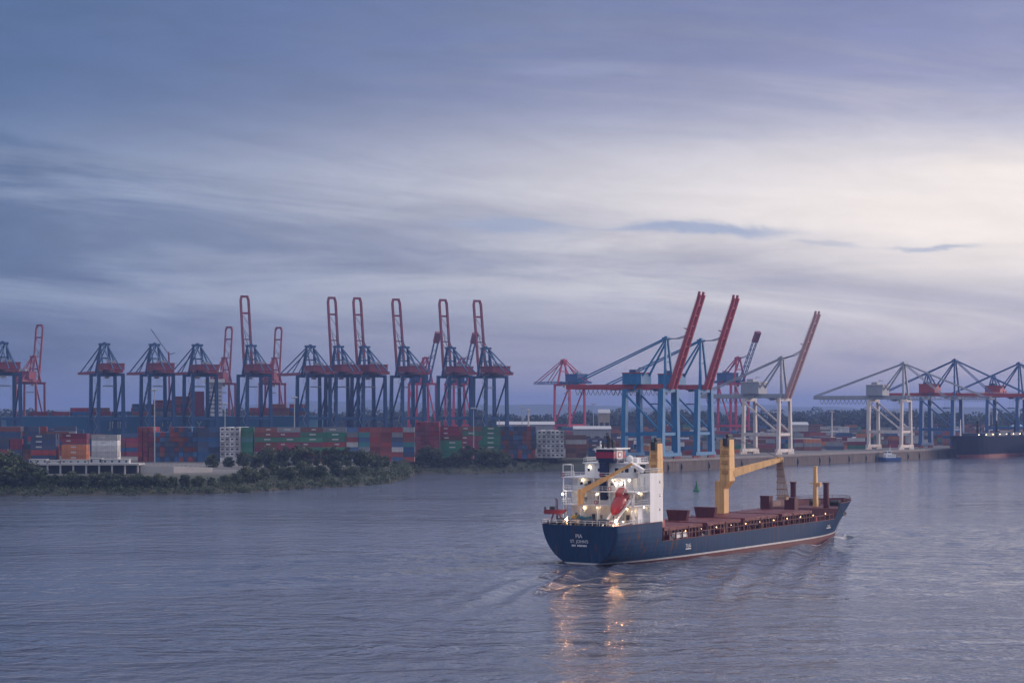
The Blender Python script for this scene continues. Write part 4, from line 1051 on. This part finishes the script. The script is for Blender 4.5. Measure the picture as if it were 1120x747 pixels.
for i in range(9):
    q = MB(); z = 9.4+1.15*i; q.box(14.33, 14.42, -8.4, -7.9, z, z+.08); q.box(14.33, 14.42, -8.4, -8.34, z-.6, z+.6); q.box(14.33, 14.42, -7.96, -7.9, z-.6, z+.6); q.build('ladder_rung', m_sshade, ship)
def build_foredeck():
    root = ship
    # hatch coamings and covers
    for k, (a, b) in enumerate(((23.5, 41), (43.2, 59.5), (61.5, 79), (81, 97.5))):
        z0, z1 = 3.26, 6.3
        m = MB(); obox(m, a, b, -7.4, 7.4, z0, z1)
        n = int((b-a)/1.5)
        for i in range(n+1): s = a+(b-a)*i/n; obox(m, s-.08, s+.08, 7.4, 7.75, z0, z1-.1); obox(m, s-.08, s+.08, -7.75, -7.4, z0, z1-.1)
        co = m.build('hatch_coaming', m_mar, root)
        m = MB(); n = 3; w = (b-a)/n
        for i in range(n):
            obox(m, a+w*i+.05, a+w*(i+1)-.05, -7.9, 7.9, z1+.01, z1+.75)
            for o in (-5, 0, 5): obox(m, a+w*i+.4, a+w*(i+1)-.4, o-.12, o+.12, z1+.75, z1+.83)
        m.build('hatch_cover', m_hatch, co)
    # side posts along the starboard and port rail with a beam, plus clutter
    for sg in (-1, 1):
        m = MB()
        s = 23.
        i = 0
        while s < 110:
            z = 6.0 if i % 3 else 7.0; o = sg*(min(9.55, bf(s, 4.3)-.35)); m.bar(sp(s, o, 3.26), sp(s, o, z), .26)
            s += 2.9; i += 1
        pts = [sp(s, sg*(min(9.55, bf(s, 4.3)-.35)), 5.6) for s in np.arange(23, 110, 6.)]
        for p, q_ in zip(pts[:-1], pts[1:]): m.bar(p, q_, .16)
        m.build('rail_posts', m_mar, root)
    rnd = random.Random(31)
    cl = [mat('gear_tan', (.30, .17, .08), .6), m_dark, m_mar, mat('gear_grey', (.25, .24, .24), .6), mat('gear_red', (.35, .03, .03), .5), mat('gear_ochre', (.45, .25, .05), .6)]
    for i in range(44):
        s = rnd.uniform(22, 108); o = rnd.choice((1, 1, 1, -1))*rnd.uniform(8.0, 9.0)
        if abs(o) > bf(s, 3.3)-.9: continue
        m = MB(); w, h_ = rnd.uniform(.25, .8), rnd.uniform(.6, 2.2)
        if i % 2: m.lathe([(w*.5, 0), (w*.5, h_*.7), (w*.75, h_*.75), (w*.75, h_), (.1, h_+.05)], 8, sp(s, o, 3.27))
        else: obox(m, s-w, s+w, o-.35, o+.35, 3.27, 3.27+h_); obox(m, s-w*.6, s+w*.2, o-.2, o+.2, 3.27+h_, 3.5+h_)
        m.build('deck_vent' if i % 2 else 'deck_locker', rnd.choice(cl), root)
    for i in range(12):
        s = 24+i*7.2; m = MB(); o = min(9.1, bf(s, 4.3)-.8); m.lathe([(.02, -.11), (.11, 0), (.02, .11)], 8, sp(s, o-.1, 5.9)); m.build('deck_lamp', glow('rail_lamp_glow', (1., .55, .22), 8.), root)
    m = MB(); obox(m, 26, 31.5, 8.5, 9.3, 4.6, 5.7); m.build('gangway', m_swhite, root)
    m = MB(); obox(m, 24.5, 26.2, 4.5, 6.5, 6.3, 8.7); obox(m, 22.6, 23.4, -3, 3, 3.3, 7.6); m.build('deck_store', mat('store_red', (.30, .07, .06), .5), root)
    # upright trapezoid end plates standing on the covers
    for s in (46.5, 59.8):
        m = MB(); z0 = 7.06
        m.prism([(-.2, z0), (4.6, z0), (5.2, z0+2.5), (-.8, z0+2.5)], 'x', s, s+1.1)
        for o in (0, 2.2, 4.4): m.box(s-.14, s, o-.1, o+.1, z0, z0+2.4)
        m.build('grain_bulkhead', m_mar, root)
    for s, o, w, z1 in ((97.9, -5.9, 2.6, 10.4), (101, -.3, 3.0, 9.9)):
        m = MB(); obox(m, s, s+2, o-w/2, o+w/2, 3.3, z1); obox(m, s-.1, s+2.1, o-w/2-.1, o+w/2+.1, z1-.4, z1-.25); m.build('deck_box', m_mar, root)
    for o in (-4.8, 4.8):
        m = MB(); m.tube([sp(112, o, 6.86), sp(112, o, 13.1)], .75, 10); m.tube([sp(112, o, 13.1), sp(112, o, 13.5)], .9, 10); m.build('samson_post', m_mar, root)
    m = MB(); m.bar(sp(115.5, 0, 6.86), sp(115.5, 0, 17.2), 1.15, 1.15, .75, .75); m.bar(sp(115.5, -1.5, 13), sp(115.5, 1.6, 13), .35); obox(m, 115, 116, .8, 1.5, 12.2, 13.3); obox(m, 115.1, 115.9, -.5, .5, 17.2, 17.6); m.build('fore_mast', m_yel, root)
    for o in (-3, 3):
        m = MB(); m.tube([sp(121, o-1, 7.7), sp(121, o+1, 7.7)], .75, 10); obox(m, 120.4, 121.8, o-1.3, o-1, 6.86, 8.3); obox(m, 120.4, 121.8, o+1, o+1.3, 6.86, 8.3); obox(m, 122, 123, o-.6, o+.6, 6.86, 7.9); m.build('windlass', m_dark, root)
    m = MB(); pts = [sp(s, sg*(bf(s, 8.3)-.15), 8.36) for sg, rng_ in ((-1, np.arange(112, 131, 3.)), (1, np.arange(130, 111, -3.))) for s in rng_]; rail(m, pts, .9, 2., .05); m.build('bow_railing', m_mar, root)
build_foredeck()
def deck_crane(s, o, boom_to, ztop, label=None):
    r = bpy.data.objects.new('deck_crane', None); COL.objects.link(r); r.parent = ship; r.location = sp(s, o, 0)
    w = 1.28; m = MB(); m.prism([(-w, 3.3), (w, 3.3), (w, 13.2), (-w, 13.2)], 'y', -w, w); m.build('pedestal', m_yel, r)
    j = 1.6 if boom_to else 0                          # the housing sits on a slanted bracket
    m = MB(); m.hexa([(-w, -w, 13.21), (w, -w, 13.21), (w, w, 13.21), (-w, w, 13.21)], [(-1.4, -1.4-j, 15.2), (1.4, -1.4-j, 15.2), (1.4, 1.2, 15.2), (-1.4, 1.2, 15.2)]); m.build('bracket', m_yel, r)
    m = MB(); m.hexa([(-1.4, -1.4-j, 15.21), (1.4, -1.4-j, 15.21), (1.4, 1.0-j*.7, 15.21), (-1.4, 1.0-j*.7, 15.21)], [(-1.15, -1.3-j, ztop), (1.15, -1.3-j, ztop), (1.15, .8-j*.7, ztop), (-1.15, .8-j*.7, ztop)])
    for z in (18.2, 21.6): m.box(-1.42, 1.42, -1.45-j, .98-j*.7, z, z+.16)
    for z in np.arange(15.6, ztop-.4, .55): m.box(-.9, -.3, .98-j*.7, 1.1-j*.7, z, z+.08); m.box(1.3, 1.42, -1.1-j, -.5-j, z, z+.08)
    hs = m.build('housing', m_yel, r)
    m = MB(); m.box(-1., 1., -1.1-j, -.2-j, ztop+.01, ztop+.7); m.tube([(-1.1, -.6-j, ztop+.9), (1.1, -.6-j, ztop+.9)], .42, 8); m.box(-1.75, -1.17, -1.1-j, .3-j, ztop-1.6, ztop+.4); m.build('rope_sheaves', m_dark, hs)
    m = MB()
    for z in (17, 19.5, 22): m.box(-1.48, -1.3, -.9-j, .3-j*.7, z, z+.9)
    m.build('access_panel', mat('panel_ochre', (.42, .22, .08), .6), hs)
    if boom_to:
        bs, bo, bz = boom_to; tip = vsub(sp(bs, bo, bz), sp(s, o, 0)); d = vnorm((tip[0], tip[1], 0)); side = (-d[1], d[0], 0)
        base = (d[0]*1.4, d[1]*1.4 - j*.8, 17.0)
        b = MB()
        for q in (-1.15, 1.15): b.bar(vadd(base, vmul(side, q)), vadd(tip, vmul(side, q*.55)), .55, 1.7, .5, .9)
        for i in range(8): p = lerp(base, tip, i/8.+.04); w = 1.1-.5*i/8; b.bar(vadd(p, vmul(side, w)), vadd(p, vmul(side, -w)), .3)
        b.add([vadd(base, vadd(vmul(side, q), (0,0,.3))) for q in (-1.1, 1.1)] + [vadd(tip, vadd(vmul(side, q*.55), (0,0,.2))) for q in (1.1, -1.1)], [(0,1,2,3)])
        b.bar(vadd(tip, vmul(side, 1)), vadd(tip, vmul(side, -1)), 1., 1.2); bm = b.build('jib', m_yel, r)
        c = MB()
        top = (-.2, -.5-j, ztop+.8)
        for q in (-.5, .5): c.tube([vadd(top, vmul(side, q)), vadd(tip, vadd(vmul(side, q*.5), (0,0,.5)))], .05, 4)
        c.build('luffing_rope', m_rope, r)
        h = MB(); bw = 2.4                             # rope falls and hook frame hanging from the jib head
        foot = vadd(tip, (.6, -.6, -9.5))
        for i in range(7):
            u = -1+i/3.; p1 = vadd(foot, vadd(vmul(side, u*bw), vmul(d, u*.4))); h.tube([vadd(tip, vmul(side, u*1.1)), vadd(lerp(tip, p1, .45), vmul(side, u*.4)), p1], .14, 4)
        for zf in (.25, .45, .62, .8, .97):
            p = lerp(tip, foot, zf); w = 1.1+1.3*zf; h.bar(vadd(p, vmul(side, w)), vadd(p, vmul(side, -w)), .26)
        h.box(foot[0]-.7, foot[0]+.7, foot[1]-1.3, foot[1]+1.3, foot[2]-.8, foot[2]); h.build('hook_tackle', mat('tackle_brown', (.36, .24, .16), .7), r)
    return r
deck_crane(76, -6.4, (95, 0, 20.0), 25.6)
deck_crane(44, -6.6, None, 25.4)
def stores_crane():
    r = bpy.data.objects.new('stores_crane', None); COL.objects.link(r); r.parent = ship; r.location = sp(8.0, -4.4, 0)
    m = MB(); m.tube([(0,0,12.8), (0,0,14.6)], .75, 10); m.tube([(0,0,14.6), (0,0,16.2)], .95, 10, .7); m.build('pedestal', m_yel, r)
    tip = vsub(sp(9.6, 8.2, 22.0), sp(8, -4.4, 0)); m = MB(); m.bar((0, -.4, 15.7), lerp((0,-.4,15.7), tip, .45), .75, 1.15, .65, 1.); m.bar(lerp((0,-.4,15.7), tip, .45), tip, .6, .8, .45, .5); m.build('jib', m_yel, r)
    m = MB(); m.tube([(0, 0, 14.9), lerp((0,-.4,15.7), tip, .35)], .16, 6); m.build('ram', m_steelg, r)
stores_crane()

# things carried by the ship
def on_ship(name, s, o, z, label, cat, rot=(0,0,0)):
    e = empty(name, (0,0,0), 0, label, cat)
    from mathutils import Matrix, Euler
    M = Matrix.Translation(ship.location) @ ship.rotation_euler.to_matrix().to_4x4() @ Matrix.Translation(sp(s, o, z)) @ Euler(rot).to_matrix().to_4x4()
    e.location = M.to_translation(); e.rotation_euler = M.to_euler(); return e
def boat_body(L, w, h, n=14):
    """closed lifeboat shell along x"""
    mb = MB(); vs = []; m = 12
    for i in range(n+1):
        u = -1+2*i/n; k = max(.03, (1-abs(u)**2.6))**.6
        for j in range(m):
            a = 2*math.pi*j/m; yy = w/2*k*math.copysign(abs(math.cos(a))**.8, math.cos(a)); zz = h/2*(k if a < math.pi else k**.7)*math.copysign(abs(math.sin(a))**.8, math.sin(a))
            vs.append((u*L/2, yy, zz))
    fs = [(i*m+j, i*m+(j+1) % m, (i+1)*m+(j+1) % m, (i+1)*m+j) for i in range(n) for j in range(m)] + [tuple(range(m))[::-1], tuple(n*m+j for j in range(m))]
    return mb.add(vs, fs)
lb = on_ship('lifeboat', 7.6, 6.0, 13.5, 'red enclosed free fall lifeboat tilted on its ramp at the ship stern', 'lifeboat', (0, R(-38), 0))
boat_body(7.6, 2.7, 2.7).build('hull', m_lifeb, lb, True)
m = MB(); m.prism([(.2, .9), (3., .9), (2.7, 2.0), (.9, 2.0)], 'y', -.8, .8); hb = m.build('conning_cabin', m_lifeb, lb)
m = MB()
for y in (-.82, .78): m.box(1.1, 2.4, y, y+.04, 1.3, 1.8)
m.build('window', m_glass, hb)
m = MB()                                               # ramp and frame belong to the ship
for o in (4.7, 7.3):
    m.bar(sp(2.6, o, 8.5), sp(12.4, o, 15.7), .35); m.bar(sp(4.2, o, 8.46), sp(4.2, o, 9.7), .3); m.bar(sp(10.6, o, 8.46), sp(10.6, o, 14.3), .32); m.bar(sp(2.6, o, 8.5), sp(10.6, o, 8.9), .25)
m.bar(sp(10.6, 4.7, 14.3), sp(10.6, 7.3, 14.3), .3); m.bar(sp(4.2, 4.7, 9.6), sp(4.2, 7.3, 9.6), .3); m.build('lifeboat_ramp', m_swhite, ship)
rb = on_ship('rescue_boat', 3.4, -8.2, 11.3, 'small dark red rescue boat slung at the port stern corner of the ship', 'boat', (0, 0, R(-70)))
m = MB(); m.prism([(-2.2, -.5), (1.6, -.5), (2.7, .35), (2.5, .5), (-2.4, .5), (-2.5, -.2)], 'y', -.85, .85); m.build('hull', mat('rescue_red', (.13, .018, .03), .5), rb)
m = MB(); m.box(-1.2, -.2, -.4, .4, .5, 1.2); m.tube([(-2.3, -.2, .3), (-2.3, -.2, 1.1)], .2, 6); m.build('console', m_dark, rb)
m = MB(); m.bar(sp(4.4, -8.4, 8.46), sp(4.4, -8.4, 13.9), .3, .3, .2, .2); m.bar(sp(4.4, -8.4, 13.9), sp(3.5, -8.2, 14.2), .2); m.tube([sp(3.5, -8.2, 14.2), sp(3.5, -8.2, 11.8)], .05, 4); m.bar(sp(2.6, -9.2, 8.46), sp(3.2, -8.6, 10.8), .25); m.bar(sp(4.6, -6.9, 8.46), sp(3.9, -7.5, 10.8), .25); m.build('boat_davit', m_mar, ship)

# ------------------------------------------------------------------ other vessels
def simple_hull(L, Bm, zb, zt, rake, mats, levels=(0., .5), blunt=.3, aftrake=.5, sheer=1.):
    """hull along +x from 0 to L; material 1 below level z, 0 above"""
    mb = MB(); n = 22; zs = [zb] + [z for z in levels] + [zt*.6, zt]
    for k in range(len(zs)-1):
        mb.cur = 1 if zs[k+1] <= levels[-1]+1e-6 else 0; vs = []
        for i in range(n+1):
            u = i/n; u = 1-(1-u)**1.5
            for z in (zs[k], zs[k+1]):
                f = max(0, z)/zt; s = aftrake*(1-f)*2 + u*(L-rake*(1-f)-aftrake*(1-f)*2); d = (1-u)/blunt*(1-.25*f)**-1
                b = Bm/2*min(1., (1-(1-min(1, d))**2.2))*(.9+.1*f); zz = z + (sheer*max(0, u-.6)**2*6 if z == zt else 0)
                vs += [(s, -b-.02, zz), (s, b+.02, zz)]
        fs = [(0, 2, 3, 1)]
        for i in range(n): q = 4*i; fs += [(q, q+4, q+6, q+2), (q+3, q+7, q+5, q+1)]
        if zs[k+1] == zt:
            for i in range(n): q = 4*i; fs.append((q+2, q+6, q+7, q+3))
        mb.add(vs, fs)
    return mb
def moored_ship():
    x, y = quay(372); off = 13
    x += .8192*off; y -= .5736*off
    # bow points towards the camera: local +x runs back along the quay
    L = 190; ex, ey = x+.5736*L, y+.8192*L
    e = empty('moored_ship', (ex, ey, 0), math.atan2(-.8192, -.5736), 'dark hulled cargo ship with red underbody moored at the far end of the quay', 'ship')
    mh = mat('moored_hull', (.006, .010, .028), .8, spec=.05, var=.2, scale=.1, streak=.3)
    simple_hull(L, 24, -2, 15, 9, None, (0., 2.6), .16, .5, .9).build('hull', [mh, mat('moored_red', (.20, .045, .045), .6, var=.25, scale=.1, streak=.3)], e)
    m = MB()
    for i in range(6): a = 20+24*i; m.box(a, a+18, -9, 9, 15.2, 17.4)
    m.build('hatch_cover', mat('moored_hatch', (.03, .05, .09), .6), e)
    for i in range(4):
        m = MB(); a = 42+36*i; m.bar((a, 0, 15), (a, 0, 26), 1.5, 1.5, 1, 1); m.bar((a, 0, 24), (a+14, 0, 22), .8); m.build('deck_crane', mh, e)
    m = MB(); m.bar((L-9, 0, 15), (L-9, 0, 27), .8, .8, .4, .4); m.build('fore_mast', m_swhite, e)
    m = MB(); m.box(4, 20, -11, 11, 15.1, 30); w = m.build('deckhouse', m_swhite, e)
    for i in range(7):
        m = MB(); m.lathe([(.02, -.25), (.25, 0), (.02, .25)], 8, (L-14-13*i, 11.5, 16.5)); m.build('deck_lamp', glow('quay_lamp_glow', (1., .68, .36), 12.), e)
moored_ship()
def quay_mouth_ship():
    # pale ship alongside, in front of the dark one, cut by the picture edge
    t = 455; x, y = quay(t); x += .8192*38; y -= .5736*38
    L = 120; ex, ey = x+.5736*L, y+.8192*L
    e = empty('tanker', (ex, ey, 0), math.atan2(-.8192, -.5736), 'low ship with dark hull, red bow and white deck lights cut by the photo edge', 'ship')
    simple_hull(L, 18, -2, 9.5, 6, None, (0., 2.0), .2, .5, .6).build('hull', [mat('tanker_hull', (.006, .010, .028), .8, streak=.2, spec=.05), mat('tanker_red', (.24, .060, .055), .6)], e)
    m = MB(); m.box(6, 60, -7, 7, 9.6, 13); m.box(8, 22, -8, 8, 13, 20); m.build('deckhouse', m_swhite, e)
    for i in range(6):
        m = MB(); m.lathe([(.02, -.3), (.3, 0), (.02, .3)], 8, (74-8*i, 7.5, 10.6)); m.build('deck_lamp', glow('tanker_lamp_glow', (1., .7, .42), 40.), e)
    best = min(np.arange(10, L, .5), key=lambda q: abs(CX + F*(ex - .5736*q + .8192*9)/(ey - .8192*q - .5736*9) - 1113))
    lettering('CI', 5.0, (float(best), 9.25, 4.0), (R(90), 0, R(180)), m_swhite, e, ext=.1)
quay_mouth_ship()
def tug():
    px, Y = 972, 0
    x, y = onquay(px, -5.)
    e = empty('harbour_tug', (x, y, 0), R(205), 'small white and blue harbour boat moored below the second white crane', 'boat')
    mb = simple_hull(17, 5.2, -1, 2.4, 2.2, None, (0., .3), .35, .3, .8)
    for i, v in enumerate(mb.v): mb.v[i] = (v[0]-8.5, v[1], v[2])
    mb.build('hull', [mat('tug_blue', (.03, .09, .26), .5), m_dark], e)
    m = MB(); m.box(-4.6, 3.4, -1.9, 1.9, 2.42, 4.6); c = m.build('cabin', m_swhite, e)
    m = MB(); m.prism([(-1.4, 4.62), (2.6, 4.62), (2.1, 6.9), (-1.2, 6.9)], 'y', -1.5, 1.5); w = m.build('wheelhouse', m_swhite, e)
    m = MB(); m.box(-1., 1.9, -1.54, 1.54, 5.6, 6.4); m.box(2.2, 2.5, -1.3, 1.3, 5.6, 6.4); m.build('window', m_glass, w)
    m = MB()
    for i in range(4): m.box(-4+1.7*i, -3.1+1.7*i, -1.94, 1.94, 3.4, 4.0)
    m.build('window', m_glass, c)
    m = MB(); m.bar((-1, 0, 6.9), (-1.3, 0, 10.2), .25, .25, .12, .12); m.bar((-1.1, -1, 8.6), (-1.1, 1, 8.6), .12); m.build('mast', m_swhite, e)
    m = MB(); rail(m, [(-7.8, -2.1, 2.4), (-7.8, 2.1, 2.4), (-5, 2.3, 2.4)], .9, 1.5); m.build('railing', m_steelg, e)
tug()
def far_ship():
    # big blue container ship alongside the long row of cranes, seen behind them
    a = math.atan2(.34, .94); Y0 = yA(10)+40; x0 = X(4, Y0); L = 225
    e = empty('container_ship', (x0, Y0, 0), a, 'huge blue hulled container ship lying behind the long row of cranes', 'ship')
    zt = 29.5
    simple_hull(L, 34, -2, zt, 12, None, (0., 2.), .2, .5, .4).build('hull', [mat('far_hull_blue', (.02, .13, .26), .5, var=.12, scale=.05), m_boot], e)
    m = MB(); m.box(138, 146, -8, 8, zt+.05, zt+23); dh = m.build('deckhouse', m_swhite, e)
    m = MB(); m.box(136.5, 147, -12, 12, zt+23.05, zt+25.5); m.build('bridge', m_swhite, dh)
    for k in range(7):
        m = MB()
        for j in range(8): m.box(137.9, 138.02, -7.4+1.9*j, -6.4+1.9*j, zt+2+2.8*k, zt+3.2+2.8*k); m.box(138.4+.9*j, 138.9+.9*j, -8.06, -7.96, zt+2+2.8*k, zt+3.2+2.8*k)
        m.build('window', m_glass, dh)
    m = MB(); m.box(126, 134, -5, 5, zt+.05, zt+17); m.build('funnel', m_dred, e)
    # white lettering where it shows on the side
    for txt, s in (('JMM', 73), ('CA', 107), ('Y', 128)):
        lettering(txt, 6.6, (s, -17.5, 21.5), (R(90), 0, 0), mat('worn_letter', (.34, .38, .42), .6), e, ext=.05)
    # deck cargo joins the container mass
    ca, sa = math.cos(a), math.sin(a); rr = random.Random(8)
    bay = 16
    while bay < 200:
        if not (122 < bay < 160):
            T = rr.randint(1, 3) if bay < 95 else rr.randint(2, 6)
            for row in range(4):
                for k in range(T - rr.randint(0, 1)):
                    lx, ly = bay+6.1, -13.5+row*2.6
                    stuff_container(x0+lx*ca-ly*sa, Y0+lx*sa+ly*ca, zt+.6+k*CH, 12.19, False, rr.choice(['red', 'crimson', 'rust', 'crimson', 'navy', 'grey', 'brown', 'blue']))
        bay += 13.6
far_ship()
tag(stuff_c.build('container_mass', stuff_mats), 'densely packed coloured containers filling the yards and the far ship deck', 'containers', kind='stuff')

# ------------------------------------------------------------------ haze
hz = MB(); hz.box(-15500, 15500, -700, 16500, -4.5, 135)
mhz = bpy.data.materials.new('haze'); mhz.use_nodes = True; t = NT(mhz.node_tree); t.n.clear()
out = t.n.new('ShaderNodeOutputMaterial'); pv = t.n.new('ShaderNodeVolumePrincipled')
pv.inputs['Color'].default_value = (*HAZE_COLOR, 1); pv.inputs['Density'].default_value = HAZE_DENSITY; pv.inputs['Anisotropy'].default_value = .3
pv.inputs['Density Attribute'].default_value = ''
t.l.new(pv.outputs[0], out.inputs['Volume'])
tag(hz.build('haze', mhz), 'pale blue evening haze over the harbour', 'haze', kind='stuff')
print('individual containers:', NIND[0])
